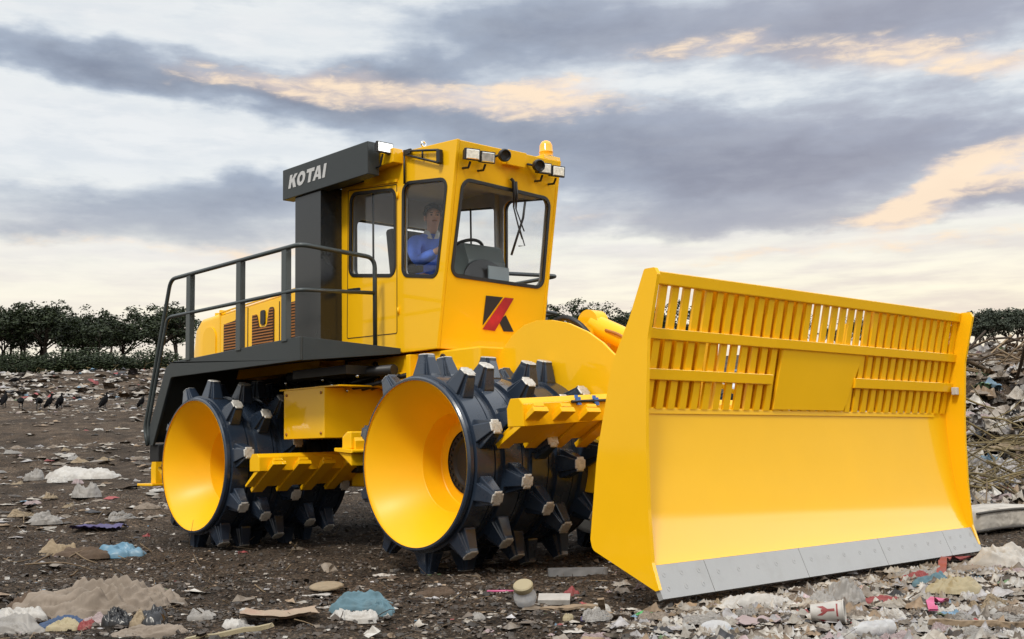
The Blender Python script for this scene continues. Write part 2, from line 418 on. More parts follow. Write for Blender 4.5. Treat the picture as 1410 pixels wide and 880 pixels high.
# cutting edge: five bolted steel plates
cy = [-1.951, -1.473, -.480, .515, 1.454, 1.954]
for a, b in zip(cy[:-1], cy[1:]):
    p0 = Vector((2.526, 0, .2270)); p1 = Vector((2.605, 0, .046)); nrm = Vector((.916, 0, .400))
    e = MB(); vs = []
    for yy in (a+.0025, b-.0025):
        for p, dd in ((p0, .012), (p1, .012), (p1, -.022), (p0, -.022)): q = p+nrm*dd; vs.append((q.x, yy, q.z))
    e.add(vs, [(0, 1, 2, 3), (7, 6, 5, 4), (0, 4, 5, 1), (1, 5, 6, 2), (2, 6, 7, 3), (3, 7, 4, 0)])
    pl = e.build('cutting_edge', M['edge'], blade)
    bm_ = MB(); short = b-a < .7
    cnt = 3 if short else 5
    for row, f in ((0, .30), (1, .72)):
        if row == 1 and not short: continue
        for k in range(cnt):
            yy = a+(b-a)*(k+.5)/cnt; q = p0+(p1-p0)*(f if short else .42)+nrm*.0125; q.y = yy
            bm_.lathe([(.0165, .0), (.0155, .0010), (.009, .0010), (.008, -.002), (.0005, -.002)], q, nrm, 10)
    e.v += []; pl.data.materials.clear(); bpy.data.objects.remove(pl); e.add(bm_.v, bm_.f); e.build('cutting_edge', M['edge'], blade)
# trash rack
def rx(z): return 2.398+(z-1.13)*.19
tr = MB()
def bar(y0, y1, z0, z1, d=.03, f=.0):
    vs = []
    for yy in (y0, y1):
        for z, o in ((z0, f), (z1, f), (z1, f-d), (z0, f-d)): vs.append((rx(z)+o, yy, z))
    return vs, [(0, 1, 2, 3), (7, 6, 5, 4), (0, 4, 5, 1), (1, 5, 6, 2), (2, 6, 7, 3), (3, 7, 4, 0)]
rack = MB(); rack.add(*bar(-WB+.016, WB-.016, 1.868, 1.943, .034, .020)); rackobj = rack.build('trash_rack', Y, blade, bevel=.006)
for y0, y1, z0, z1 in ((-WB+.016, WB-.016, 1.548, 1.612), (-WB+.016, -.565, 1.308, 1.374), (.46, WB-.016, 1.308, 1.380)):
    m = MB(); m.add(*bar(y0, y1, z0, z1, .028, .020)); m.build('rack_rail', Y, rackobj, bevel=.004)
m = MB(); vs = []
for o in (.004, -.008):
    for yy, z in ((-.50, 1.143), (.37, 1.143), (.55, 1.553), (-.46, 1.553)): vs.append((rx(z)+o, yy, z))
m.add(vs, [(0, 1, 2, 3), (7, 6, 5, 4), (0, 4, 5, 1), (1, 5, 6, 2), (2, 6, 7, 3), (3, 7, 4, 0)]); m.build('centre_panel', Y, rackobj, bevel=.004)
ns = 35
for k in range(ns):
    yc = -WB+.07+(2*WB-.14)*k/(ns-1); lean = .0
    for z0, z1 in ((1.136, 1.87),):
        m = MB(); vs = []
        for z in (z0, z1):
            yy = yc+(z-1.5)*.045
            for o, s_ in ((-.002, -.0315), (-.002, .0315), (-.020, .0315), (-.020, -.0315)): vs.append((rx(z)+o, yy+s_, z))
        m.add(vs, [(0, 1, 2, 3), (7, 6, 5, 4), (0, 4, 5, 1), (1, 5, 6, 2), (2, 6, 7, 3), (3, 7, 4, 0)]); m.build('rack_slat', Y, rackobj)
for y0, y1, z0, z1 in ((.66, 1.90, 1.15, 1.925), (-1.36, -.16, 1.60, 1.925), (-.85, .655, 1.15, 1.57), (-1.92, -1.24, 1.15, 1.56)):
    m = MB(); m.add(*bar(y0, y1, z0, z1, .012, -.045)); m.build('rack_backing', Y, rackobj)
m = MB(); m.box((2.47, 1.878, 1.285), (2.512, 1.925, 1.345)); m.build('lug', M['white'], rackobj, bevel=.004)
# blade back: box beam and uprights
m = MB(); m.box((2.13, -1.70, .45), (2.36, 1.70, .75)); m.build('back_beam', Y, blade, bevel=.015)
for yy in (-1.1, -.45, .45, 1.1):
    m = MB(); m.prism([(2.18, .35), (2.40, .35), (2.36, 1.12), (2.44, 1.78), (2.36, 1.78), (2.20, 1.05)], XZ(yy-.02), .04); m.build('back_rib', Y, blade, bevel=.005)

# ---------------------------------------------------------- frames, arms, cylinders
fr = MB(); fr.box((-1.05, -.36, .72), (.95, .36, 1.60)); fr.box((-1.35, -.30, .60), (-1.0, .30, 1.2))
frame = fr.build('front_frame', Y, comp, bevel=.02)
for xa in (0, -3.4507): ax = MB(); ax.tube([(xa, -.9, ZC), (xa, .9, ZC)], .2, 24); ax.build('axle', M['chassis'], comp)
for sgn in (-1, 1):
    prof = [(.92, 1.20), (.99, 1.33), (.96, 1.575)] + [(.859, 1.650), (.76, 1.735), (.60, 1.835), (.388, 1.925), (.2, 1.968), (.02, 1.980), (-.14, 1.955), (-.28, 1.885), (-.40, 1.78), (-.47, 1.70), (-.50, 1.60), (-.50, 1.20)]
    m = MB(); m.prism(prof, XZ(.36*sgn-(.028 if sgn < 0 else 0)), .028); m.build('arm_side_plate', Y, frame, bevel=.004)
    m = MB(); a, b = Vector((.35, .0, .78)), Vector((2.2, .0, .46))
    m.prism([(.30, .60), (.30, .88), (1.2, .86), (2.24, .62), (2.24, .40), (1.2, .52)], XZ(sgn*.44-.045), .09); m.build('push_arm', Y, frame, bevel=.01)
    if sgn < 0: continue
    # lift cylinder
    yc = .18*sgn; a = Vector((.13, yc, 1.975)); b = Vector((2.33, yc, 1.02)); dd = (b-a).normalized()
    m = MB(); m.tube([a+dd*.02, a+dd*1.15], .092, 24); m.tube([a+dd*1.13, a+dd*1.19], .106, 24); m.tube([a+dd*.42, a+dd*.47], .100, 24)
    m.lathe([(.12, -.07), (.12, .07)], a, (0, 1, 0), 32); m.lathe([(.001, -.07), (.12, -.07)], a, (0, 1, 0), 32); m.lathe([(.12, .07), (.001, .07)], a, (0, 1, 0), 32)
    m.box(a+Vector((-.05, -.09, -.6)), a+Vector((.08, .09, -.02)))
    cyl = m.build('lift_cylinder', Y, frame, auto=40)
    m = MB(); m.tube([a+dd*1.1, b], .04, 16); m.build('piston_rod', M['chrome'], cyl)
    m = MB(); m.tube(smooth_path([(-.28, yc-.20, 1.88), (-.18, yc-.20, 1.99), (-.02, yc-.19, 2.03), (.12, yc-.17, 1.97), (.20, yc-.14, 1.88)], 6), .026, 10); m.build('hydraulic_hose', M['black'], cyl)
    m = MB(); m.tube(smooth_path([a+dd*.25+Vector((0, -.09, .02)), a+dd*.45+Vector((0, -.105, .035)), a+dd*.62+Vector((0, -.10, -.02)), a+dd*.75+Vector((0, -.085, -.10))], 6), .013, 8); m.build('hydraulic_pipe', M['louvre'], cyl)

# base under cab
m = MB(); m.box((-2.42, -.60, 1.50), (-.46, .60, 1.795)); base = m.build('cab_base', Y, comp, bevel=.015)
m = MB(); m.box((-2.40, -.622, 1.60), (-.70, -.60, 1.635)); m.box((-2.40, .60, 1.60), (-.70, .622, 1.635)); m.build('base_flange', Y, base, bevel=.004)
m = MB()
for x in (-1.95, -.95): m.lathe([(.035, -.003), (.035, .012), (.018, .012), (.018, -.003)], (x, -.602, 1.73), (0, -1, 0), 16)
m.build('lifting_eye', M['seam'], base)
# articulation frame between the wheels, rear frame
m = MB(); m.box((-3.10, -.30, .58), (-1.05, .42, 1.10)); m.box((-2.62, -.42, .582), (-1.05, -.30, 1.098)); m.box((-2.05, -.56, .95), (-1.0, .56, 1.50)); mid = m.build('centre_frame', Y, comp, bevel=.02)
for yu in (-.70, .40): m = MB(); m.box((-1.36, yu, 1.10), (-1.30, yu+.30, 1.78)); m.build('upright', Y, mid, bevel=.006)
m = MB(); m.box((-5.35, -.50, .72), (-2.40, .50, 1.86)); rear = m.build('rear_frame', M['chassis'], comp, bevel=.02)
m = MB()
rnd = random.Random(4)
for k in range(9):
    x0 = -3.0+.16*k; z0 = 1.60+.02*(k % 3)
    m.tube(smooth_path([(x0-.7, -.62-.05*(k % 4), z0+.05), (x0-.2, -.72-.08*(k % 3), z0-.10-.04*rnd.random()), (x0+.4, -.62-.06*(k % 2), z0-.02)], 5), .022, 8)
m.tube([(-2.9, -.95, 1.66), (-1.40, -.80, 1.645)], .05, 10); m.box((-2.6, -1.1, 1.62), (-1.72, -.5, 1.70))
m.build('hoses', M['black'], rear)
m = MB()
for k in range(7): m.ball((-2.9+.2*k, -.99+.03*(k % 2), 1.60-.06*(k % 3)), .017)
m.build('fittings', M['chrome'], rear)
# side tank box
m = MB(); m.box((-2.597, -1.20, 1.050), (-1.915, -.56, 1.505)); tank = m.build('side_tank', Y, comp, bevel=.004)
m = MB()
for x, z in ((-2.545, 1.095), (-1.965, 1.095), (-2.545, 1.46), (-1.965, 1.46)): m.lathe([(.0005, .010), (.013, .010), (.013, -.002)], (x, -1.20, z), (0, -1, 0), 8)
m.build('bolt_heads', M['louvre'], tank)
m = MB(); m.box((-2.70, -1.185, 1.508), (-1.70, -.56, 1.520)); m.build('tank_lid', Y, tank)

# ---------------------------------------------------------- scraper beams with their fingers
def scraper(x, zc, y0, y1, tilt, sgn=1, wid=.16, hh=.15, name='scraper_beam', nf=5):
    """a beam across the drum, sgn +1: ahead of the drum"""
    pr = [(-wid/2, -hh/2), (wid/2, -hh/2), (wid/2, hh*.30), (wid*.30, hh/2), (-wid*.25, hh/2), (-wid/2, hh*.15)]
    R = Matrix.Rotation(math.radians(tilt), 3, 'X')
    yc = (y0+y1)/2
    def to3(u, v, w):
        p = R @ Vector((u*sgn, y0+w-yc, v)); return (p.x+x, p.y+yc, p.z+zc)
    m = MB(); m.prism(pr, to3, y1-y0); beam = m.build(name, Y, comp, bevel=.006)
    if nf:
        g = MB(); vs = []
        for yy in (y0+.01, y1-.01):
            for u, v in ((wid*.42, -hh*.45), (-.17, -.225), (-.18, -.205), (wid*.42-.03, -hh*.25)): vs.append((x+sgn*u, yy, zc+v+(yy-yc)*math.tan(math.radians(tilt))))
        g.add(vs, [(0, 1, 2, 3), (7, 6, 5, 4), (0, 4, 5, 1), (1, 5, 6, 2), (2, 6, 7, 3), (3, 7, 4, 0)]); g.build('scraper_plate', Y, beam, bevel=.003)
    for k in range(nf):
        yy = -1.676+.265+.27*k-.27 if y0 < 0 else 1.676-.265-.27*k+.27
        if not (y0-.1 < yy < y1): continue
        f = MB()
        # flat finger reaching back and down to the drum surface
        a = Vector((x+sgn*.175, yy, zc-hh*.05)); b = Vector((x-sgn*.235, yy, zc-.265))
        for off, w_, th in ((0, .072, .040), (.038, .050, .030)):
            dv = (b-a).normalized(); nv = dv.cross(Vector((0, 1, 0))).normalized(); vs = []
            aa = a+nv*off*-sgn; bb = b+nv*off*-sgn-dv*off*2.2
            for p, ww in ((aa, w_), (bb, w_*.8)):
                for s1, s2 in ((-1, -1), (1, -1), (1, 1), (-1, 1)): vs.append(p+Vector((0, ww*s1, 0))+nv*th/2*s2)
            f.add(vs, [(0, 1, 2, 3), (7, 6, 5, 4), (0, 4, 5, 1), (1, 5, 6, 2), (2, 6, 7, 3), (3, 7, 4, 0)])
        q = a+(b-a)*.22; f.lathe([(.0005, .012), (.018, .012), (.020, -.02)], (q.x, q.y, q.z+.02), (0, 0, 1), 8)
        f.build('scraper_finger', Y, beam, bevel=.004)
    return beam
sb = scraper(.93, 1.200, -1.50, -.36, 3.2, 1, .17, .20)
scraper(.93, 1.195, .36, 1.50, 0, 1, .17, .20)
scraper(-2.50, .845, -1.57, -.40, .6, 1, .17, .16)
scraper(-2.50, .845, .40, 1.57, 0, 1, .17, .16)
scraper(-.985, .985, -1.57, -.40, 0, -1, .15, .15, nf=0)
scraper(-.985, .985, .40, 1.60, 0, -1, .15, .15)
scraper(-4.42, .80, -1.45, -.45, 0, -1, .15, .15)
m = MB(); m.prism([(-1.06, .94), (-.93, .94), (-.93, 1.085), (-.99, 1.085), (-1.06, 1.04)], XZ(-1.60), .20); m.prism([(-1.12, .925), (-.86, .905), (-.86, .935), (-1.12, .955)], XZ(-1.64), .26); m.prism([(-1.10, .922), (-.90, .905), (-.90, .80)], XZ(-1.62), .22); m.build('scraper_bracket', Y, comp, bevel=.012)
m = MB(); m.tube([(1.026, -1.02, 1.250), (1.026, -.50, 1.272)], .011, 8)
rod = m.build('grease_line', M['black'], sb)
m = MB()
for yy in (-.955, -.765):
    m.box((1.018, yy-.022, 1.245), (1.034, yy+.022, 1.285)); m.box((1.018, yy-.008, 1.228), (1.032, yy+.03, 1.25)); m.box((1.018, yy-.03, 1.275), (1.032, yy-.005, 1.30))
m.build('clip', M['blue'], rod)

# ---------------------------------------------------------- walkways, mudguards and railings
def walkway(sg):
    P = lambda y: (lambda u, v, w: (u, sg*(y+w), v))
    m = MB()
    m.prism(round_poly([(-1.693, 1.929), (-4.09, 1.868), (-4.22, 1.82), (-4.674, 1.042), (-4.489, 1.024), (-4.105, 1.712), (-1.693, 1.719)], [0, .08, .08, 0, 0, .06, 0], 4), P(-1.60), .03)
    deck = m.build('walkway', G, comp, bevel=.006)
    m = MB(); vs = []
    for (x, y, z0, z1) in ((-1.693, -1.57, 1.719, 1.929), (-1.478, -.665, 1.798, 1.850)):
        vs += [(x, sg*y, z0), (x, sg*y, z1), (x-.03, sg*y, z1), (x-.03, sg*y, z0)]
    m.add(vs, [(0, 1, 2, 3), (7, 6, 5, 4), (0, 4, 5, 1), (1, 5, 6, 2), (2, 6, 7, 3), (3, 7, 4, 0)]); m.build('front_skirt', G, deck, bevel=.004)
    m = MB(); vs = [(-1.72, sg*-1.57, 1.905), (-4.15, sg*-1.57, 1.845), (-4.15, sg*-.62, 1.845), (-1.52, sg*-.655, 1.84)]
    m.add(vs+[(x, y, z-.03) for x, y, z in vs], [(0, 1, 2, 3), (7, 6, 5, 4), (0, 4, 5, 1), (1, 5, 6, 2), (2, 6, 7, 3), (3, 7, 4, 0)]); m.build('deck_plate', G, deck)
    m = MB(); vs = [(-4.13, sg*-1.57, 1.84), (-4.55, sg*-1.57, 1.06), (-4.55, sg*-.55, 1.06), (-4.13, sg*-.55, 1.84)]
    m.add(vs+[(x-.04, y, z) for x, y, z in vs], [(0, 1, 2, 3), (7, 6, 5, 4), (0, 4, 5, 1), (1, 5, 6, 2), (2, 6, 7, 3), (3, 7, 4, 0)]); m.build('mudguard', G, deck)
    m = MB(); m.box((-4.66, min(sg*-1.55, sg*-1.15), .86), (-4.46, max(sg*-1.55, sg*-1.15), 1.035)); m.build('step', M['chassis'], deck, bevel=.01)
    r = .021; yR = sg*-1.60
    rl = MB(); rl.tube(bend_path([(-4.60, yR, 1.03), (-4.675, yR, 1.20), (-4.135, yR, 2.725), (-1.693, yR, 2.742), (-1.693, sg*-.795, 2.70), (-1.693, sg*-.795, 1.88)], .10, 6), r, 10)
    ra = rl.build('handrail', M['rail'], deck)
    rl = MB(); rl.tube(bend_path([(-4.57, yR, 1.05), (-4.60, yR, 1.22), (-4.20, yR, 2.335), (-1.693, yR, 2.340), (-1.693, sg*-.80, 2.372)], .09, 6), r*.85, 10); rl.build('middle_rail', M['rail'], ra)
    for x, zb in ((-3.735, 1.86), (-2.745, 1.88), (-1.945, 1.90)):
        p = MB(); p.box((x-.042, yR-.012, zb), (x+.042, yR+.045, 2.735)); p.build('rail_post', M['rail'], ra, bevel=.006)
walkway(-1); walkway(1)

# ---------------------------------------------------------- engine hood
hd = MB()
def hood_sec(x, yh, z0, z1):
    pts = round_poly([(-yh, z0), (yh, z0), (yh, z1), (-yh, z1)], [0, 0, .06, .06], 4); return [(x, p[0], p[1]) for p in pts]
secs = [(-5.22, .77, 1.72, 2.06), (-5.10, .80, 1.72, 2.36), (-4.99, .80, 1.72, 2.45), (-4.60, .80, 1.72, 2.475), (-4.56, .80, 1.72, 2.475), (-3.06, .80, 1.72, 2.572), (-2.60, .80, 1.72, 2.58)]
vs = []; fs = []
for a in secs: vs += hood_sec(*a)
kk = len(hood_sec(*secs[0]))
for i in range(len(secs)-1):
    for k in range(kk): fs.append((i*kk+k, i*kk+(k+1) % kk, (i+1)*kk+(k+1) % kk, (i+1)*kk+k))
fs += [tuple(range(kk)), tuple(range((len(secs)-1)*kk, len(secs)*kk))]
hd.add(vs, fs); hood = hd.build('engine_hood', Y, comp, auto=30)
m = MB(); m.box((-4.575, -.805, 1.74), (-4.545, -.60, 2.505)); m.box((-4.572, -.60, 2.478), (-4.548, .60, 2.505)); m.build('hood_band', Y, hood, bevel=.004)
m = MB()
dp = round_poly([(-4.93, 1.80), (-4.64, 1.80), (-4.64, 2.335), (-4.93, 2.335)], [0, 0, .13, .13], 8)
m.prism(dp, XZ(-.812), .014); m.build('rear_side_door', Y, hood, bevel=.006)
def grille(outline, x0, x1, z0, z1, holes=()):
    m = MB(); m.prism(outline, XZ(-.806), .01, holes); g = m.build('grille', M['grille'], hood)
    lv = MB(); z = z0+.018
    while z < z1-.01:
        xs = [q for q in np.linspace(x0, x1, 33) if inside(outline, q, z)]
        # split at gaps
        run = []
        for q in list(np.linspace(x0, x1, 33))+[1e9]:
            if q < 1e8 and inside(outline, q, z): run.append(q)
            elif run:
                if len(run) > 1: lv.box((run[0], -.814, z-.004), (run[-1], -.804, z+.008))
                run = []
        z += .030
    lv.build('louvres', M['louvre'], g)
def inside(poly, x, z):
    c = False; j = len(poly)-1
    for i in range(len(poly)):
        a, b = poly[i], poly[j]
        if (a[1] > z) != (b[1] > z) and x < (b[0]-a[0])*(z-a[1])/(b[1]-a[1])+a[0]: c = not c
        j = i
    return c
grille(round_poly([(-4.47, 1.92), (-4.04, 1.92), (-4.04, 2.375), (-4.47, 2.335)], .03), -4.47, -4.04, 1.92, 2.375)
grille(round_poly([(-3.87, 1.90), (-3.43, 1.90), (-3.43, 2.43), (-3.53, 2.425), (-3.575, 2.235), (-3.72, 2.235), (-3.77, 2.385), (-3.87, 2.37)], [.03, .03, .04, .04, .04, .04, .04, .03]), -3.87, -3.43, 1.90, 2.43)
grille(round_poly([(-3.16, 1.95), (-2.80, 1.95), (-2.80, 2.45), (-3.16, 2.435)], .03), -3.16, -2.80, 1.95, 2.45)
m = MB(); m.prism(round_poly([(-3.69, 2.26), (-3.60, 2.26), (-3.60, 2.41), (-3.69, 2.41)], .025), XZ(-.815), .012); m.build('hood_latch', M['black'], hood, bevel=.004)
for x in (-3.96, -3.33):
    m = MB(); m.box((x-.006, -.8045, 1.88), (x+.006, -.80, 2.47)); m.build('panel_seam', M['seam'], hood)
m = MB(); m.box((-4.56, -.815, 2.462), (-3.0, -.80, 2.478)); 
for i, vtx in enumerate(m.v):
    m.v[i] = (vtx[0], vtx[1], vtx[2]+(vtx[0]+4.56)*.062)
m.build('hood_trim', Y, hood, bevel=.003)
m = MB(); m.lathe([(.03, 0), (.03, .05), (.0005, .05)], (-4.8, -.70, 2.45), (0, 0, 1), 12); m.build('hood_cap', Y, hood, auto=40)
# rear counterweight and hitch
m = MB(); m.box((-5.55, -.80, .95), (-5.10, .80, 1.80)); cw = m.build('counterweight', M['chassis'], comp, bevel=.03)
m = MB(); m.box((-5.80, -1.15, .585), (-5.42, -.85, .615)); m.prism([(-5.55, .615), (-5.44, .615), (-5.44, .92), (-5.52, .92), (-5.56, .80)], XZ(-1.10), .09); m.box((-5.50, -1.02, .66), (-5.36, .9, .80)); m.build('rear_hitch', Y, cw, bevel=.008)
m = MB(); m.box((-5.62, -1.06, .93), (-5.36, -.80, 1.06)); m.build('rear_step', M['chassis'], cw, bevel=.01)

# ---------------------------------------------------------- cab
def fxz(z): return -.665-(3.636-z)*.1745          # slanted front plane
CW = .646
cb = MB()
side = [(-2.45, 1.81), (-.983, 1.81), (-.664, 3.638), (-1.65, 3.692), (-2.45, 3.722)]
w_mid = round_poly([(-1.469, 2.517), (-.966, 2.444), (-.806, 3.309), (-1.45, 3.383)], [.085, .085, .09, .09], 6)
w_door = round_poly([(-2.311, 2.621), (-1.577, 2.530), (-1.568, 3.348), (-2.290, 3.432)], [.085, .085, .09, .09], 6)
for sg in (-1, 1):
    cb.prism(side, (lambda u, v, w: (u, sg*(CW-w), v)), .035, [w_mid, w_door])
def fto3(off=0.):
    nx, nz = .985, -.172
    return lambda u, v, w: (fxz(v)+nx*(off+w), u, v+nz*(off+w))
w_front = round_poly([(-.567, 2.455), (.567, 2.432), (.548, 3.272), (-.541, 3.308)], [.085, .085, .095, .095], 6)
cb.prism([(-CW+.036, 1.812), (CW-.036, 1.812), (CW-.036, 3.632), (-CW+.036, 3.632)], fto3(-.035), .034, [w_front])
w_rear = round_poly([(-.50, 2.62), (.50, 2.62), (.50, 3.22), (-.50, 3.22)], .08, 5)
cb.prism([(-CW+.036, 1.812), (CW-.036, 1.812), (CW-.036, 3.715), (-CW+.036, 3.715)], (lambda u, v, w: (-2.449+w, u, v)), .035, [w_rear])
rf = [(-2.448, 3.712), (-1.65, 3.684), (-.700, 3.634)]
vs = [(x, s*(CW-.001), z+o) for s in (-1, 1) for o in (0, -.03) for x, z in rf]
cb.add(vs, [(0, 1, 7, 6), (1, 2, 8, 7), (3, 9, 10, 4), (4, 10, 11, 5), (2, 5, 11, 8)])
cb.box((-2.44, -.60, 1.813), (-1.03, .60, 1.85))
cab = cb.build('cab', Y, comp, bevel=.006)
# lining inside
ln = MB()
for sg in (-1, 1):
    ln.prism(inset(side, .03), (lambda u, v, w: (u, sg*(CW-.037-w), v)), .012, [inset(w_mid, .006), inset(w_door, .006)])
ln.prism([(-.58, 1.86), (.58, 1.86), (.58, 3.60), (-.58, 3.60)], fto3(-.055), .012, [inset(w_front, .006)])
ln.prism([(-.58, 1.86), (.58, 1.86), (.58, 3.66), (-.58, 3.66)], (lambda u, v, w: (-2.405+w, u, v)), .012, [inset(w_rear, .006)])
ln.box((-2.40, -.595, 3.50), (-.86, .595, 3.56)); ln.box((-2.40, -.595, 1.852), (-1.08, .595, 1.87))
ln.box((-2.42, -.592, 1.87), (-2.33, .592, 2.60)); ln.box((-.98, -.56, 3.30), (-.80, .56, 3.5))
ln.box((-1.52, .54, 2.3), (-1.50, .592, 3.5))
ln.build('cab_lining', M['trim'], cab)
def pane(hole, to3, name='window_pane'):
    m = MB(); m.prism(inset(hole, -.004), to3, .005); p = m.build(name, M['glass'], cab); return p
def gasket(hole, to3, d):
    m = MB(); m.prism(inset(hole, -.012), to3, d, [inset(hole, .020)]); m.build('window_seal', M['black'], cab, bevel=.003)
for sg in (-1, 1):
    for hole in (w_mid, w_door):
        pane(hole, (lambda u, v, w: (u, sg*(CW-.018-w), v))); gasket(hole, (lambda u, v, w: (u, sg*(CW+.008-w), v)), .022)
pane(w_front, fto3(-.022), 'windshield'); gasket(w_front, fto3(-.010), .019)
pane(w_rear, (lambda u, v, w: (-2.435+w, u, v))); gasket(w_rear, (lambda u, v, w: (-2.456+w, u, v)), .02)
# doors: outline seams, handle
for sg in (-1, 1):
    d_out = round_poly([(-2.355, 2.010), (-1.553, 1.992), (-1.540, 3.390), (-2.33, 3.47)], .02, 3)
    m = MB(); m.prism(d_out, (lambda u, v, w: (u, sg*(CW+.0035-w), v)), .005, [inset(d_out, .007)]); m.build('door_seam', M['seam'], cab)
    m = MB(); m.prism(round_poly([(-2.325, 2.455), (-2.13, 2.445), (-2.13, 2.485), (-2.325, 2.495)], .012), (lambda u, v, w: (u, sg*(CW+.012-w), v)), .014); m.build('door_handle', M['black'], cab, bevel=.003)
    m = MB(); m.prism([(-2.36, 3.475), (-1.53, 3.405), (-1.53, 3.435), (-2.36, 3.505)], (lambda u, v, w: (u, sg*(CW+.018-w), v)), .02); m.build('rain_gutter', Y, cab, bevel=.004)
    m = MB(); m.tube([(-1.96, sg*(CW-.03), 2.57), (-1.96, sg*(CW-.03), 3.40)], .010, 6); m.build('sliding_glass_bar', M['black'], cab)
    m = MB()
    for z in (2.20, 3.28): m.tube([(-1.528, sg*(CW+.008), z-.03), (-1.528, sg*(CW+.008), z+.03)], .011, 8)
    m.build('door_hinge', Y, cab)
m = MB(); m.box((-1.93, -.76, 3.565), (-1.45, -.647, 3.70)); m.build('side_duct', Y, cab, bevel=.006)
m = MB(); m.prism([(-.105, 3.495), (.125, 3.495), (.125, 3.628), (-.105, 3.628)], fto3(.001), .075); m.build('front_duct', Y, cab, bevel=.006)
m = MB(); m.box((-.95, .42, 3.63), (-.672, CW-.004, 3.672)); m.build('beacon_base', Y, cab, bevel=.006)
# lights
def work_light(c, yaw=0, pitch=-8, mirror=False):
    R = Matrix.Rotation(math.radians(yaw), 3, 'Z') @ Matrix.Rotation(math.radians(-pitch), 3, 'Y'); c = Vector(c)
    m = MB(); vs = []
    for x, hw, hh in ((-.07, .055, .040), (.0, .073, .052), (.022, .073, .052)):
        for a, b in ((-1, -1), (1, -1), (1, 1), (-1, 1)): vs.append(c+R @ Vector((x, a*hw, b*hh)))
    fs = [(0, 3, 2, 1)]+[(q*4+k, q*4+(k+1) % 4, q*4+4+(k+1) % 4, q*4+4+k) for q in (0, 1) for k in range(4)]+[(8, 9, 10, 11)]
    m.add(vs, fs); bp = c+R @ Vector((-.02, 0, -.058))
    m.tube([bp, bp+Vector((-.03, 0, -.05)), bp+Vector((-.11, 0, -.04))], .012, 6)
    o = m.build('work_light', M['black'], cab, bevel=.006)
    l = MB(); vs = []
    for x, f in ((.0235, 1.), (.030, .86)):
        for a, b in ((-1, -1), (1, -1), (1, 1), (-1, 1)): vs.append(c+R @ Vector((x, a*.062*f, b*.042*f)))
    l.add(vs, [(4, 5, 6, 7)]+[(k, (k+1) % 4, 4+(k+1) % 4, 4+k) for k in range(4)])
    l.build('light_lens', M['lens'], cab)
    return o
work_light((-.575, -.560, 3.490), -14, -6); work_light((-.575, -.382, 3.492), -14, -10)
work_light((-.575, .325, 3.500), -10, -6); work_light((-.575, .500, 3.497), -10, -6)
for yy, zz in ((-.185, 3.540), (.240, 3.512)):
    m = MB(); c = Vector((-.560, yy, zz)); d = Vector((.85, -.25, -.25)).normalized()
    m.lathe([(.0005, -.055), (.030, -.050), (.052, -.030), (.060, 0), (.056, .026), (.049, .030), (.038, .010), (.0005, .004)], c, d, 28)
    m.tube([c-d*.05, c-d*.09+Vector((-.01, 0, 0)), Vector((fxz(3.54)+.01, yy-.04, 3.54))], .012, 6)
    m.build('horn', M['black'], cab, auto=35)
m = MB(); c = (-.80, .58, 3.675); m.lathe([(.075, 0), (.080, .012), (.070, .022)], c, (0, 0, 1), 28); bc = m.build('beacon', M['black'], cab)
m = MB(); m.lathe([(.068, .018), (.066, .06), (.070, .065), (.066, .07), (.062, .13), (.045, .165), (.02, .178), (.0005, .18)], c, (0, 0, 1), 28); m.build('beacon_lens', M['amber'], cab, auto=50)
# mirror bracket folded along the side
m = MB(); yb = -CW-.03
m.tube([(-1.389, yb, 3.668), (-.895, yb, 3.578)], .011, 6); m.tube([(-1.385, yb, 3.634), (-.895, yb, 3.462)], .011, 6); m.tube([(-1.12, yb, 3.62), (-1.12, yb, 3.55)], .009, 6)
m.tube([(-1.389, yb, 3.675), (-1.389, yb, 3.36)], .011, 6); m.box((-1.395, yb-.01, 3.628), (-1.29, yb+.01, 3.672)); m.box((-1.389, -CW-.03, 3.65), (-1.36, -CW, 3.665))
mb_ = m.build('mirror_bracket', M['black'], cab)
m = MB(); m.box((-.895, yb-.03, 3.445), (-.850, yb+.02, 3.575)); m.build('mirror', M['black'], cab, bevel=.01)
# wiper
m = MB(); nx = Vector((.985, 0, -.172))
def fp(y, z, o=.03): return Vector((fxz(z), y, z))+nx*o
m.tube([fp(.010, 3.385, .02), fp(.030, 3.36, .035), fp(.055, 3.25, .035), fp(.07, 3.13, .03)], [.014, .016, .015, .008], 8); m.tube([fp(.065, 3.365, .03), fp(.085, 3.25, .035), fp(.10, 3.12, .03)], [.014, .014, .007], 8)
m.tube([fp(.07, 3.13), fp(.16, 2.95), fp(.215, 2.86)], .007, 6); m.tube([fp(.10, 3.12), fp(.23, 2.93)], .006, 6)
m.tube([fp(.205, 3.20), fp(.20, 3.05), fp(.165, 2.93), fp(.10, 2.70)], .011, 6); m.tube([fp(.17, 2.95), fp(.255, 2.80), fp(.18, 2.79)], .006, 6)
m.build('wiper', M['black'], cab)
m = MB(); m.lathe([(.03, .008), (.03, -.008), (.018, -.008), (.018, .008)], (-1.20, -.60, 3.708), (1, 0, 0), 16, closed=True); m.build('lifting_ring', M['chrome'], cab)
# emblem on the front
m = MB(); m.prism([(-.136, 2.311), (.070, 2.311), (-.141, 2.043)], fto3(.002), .003); m.prism([(.044, 2.100), (.128, 2.150), (.247, 2.006), (.122, 2.002)], fto3(.002), .003); m.build('emblem', M['ink'], cab)
m = MB(); m.prism([(-.139, 2.007), (.012, 2.000), (.208, 2.311), (.092, 2.311)], fto3(.0022), .003); m.build('emblem_stripe', M['red'], cab)
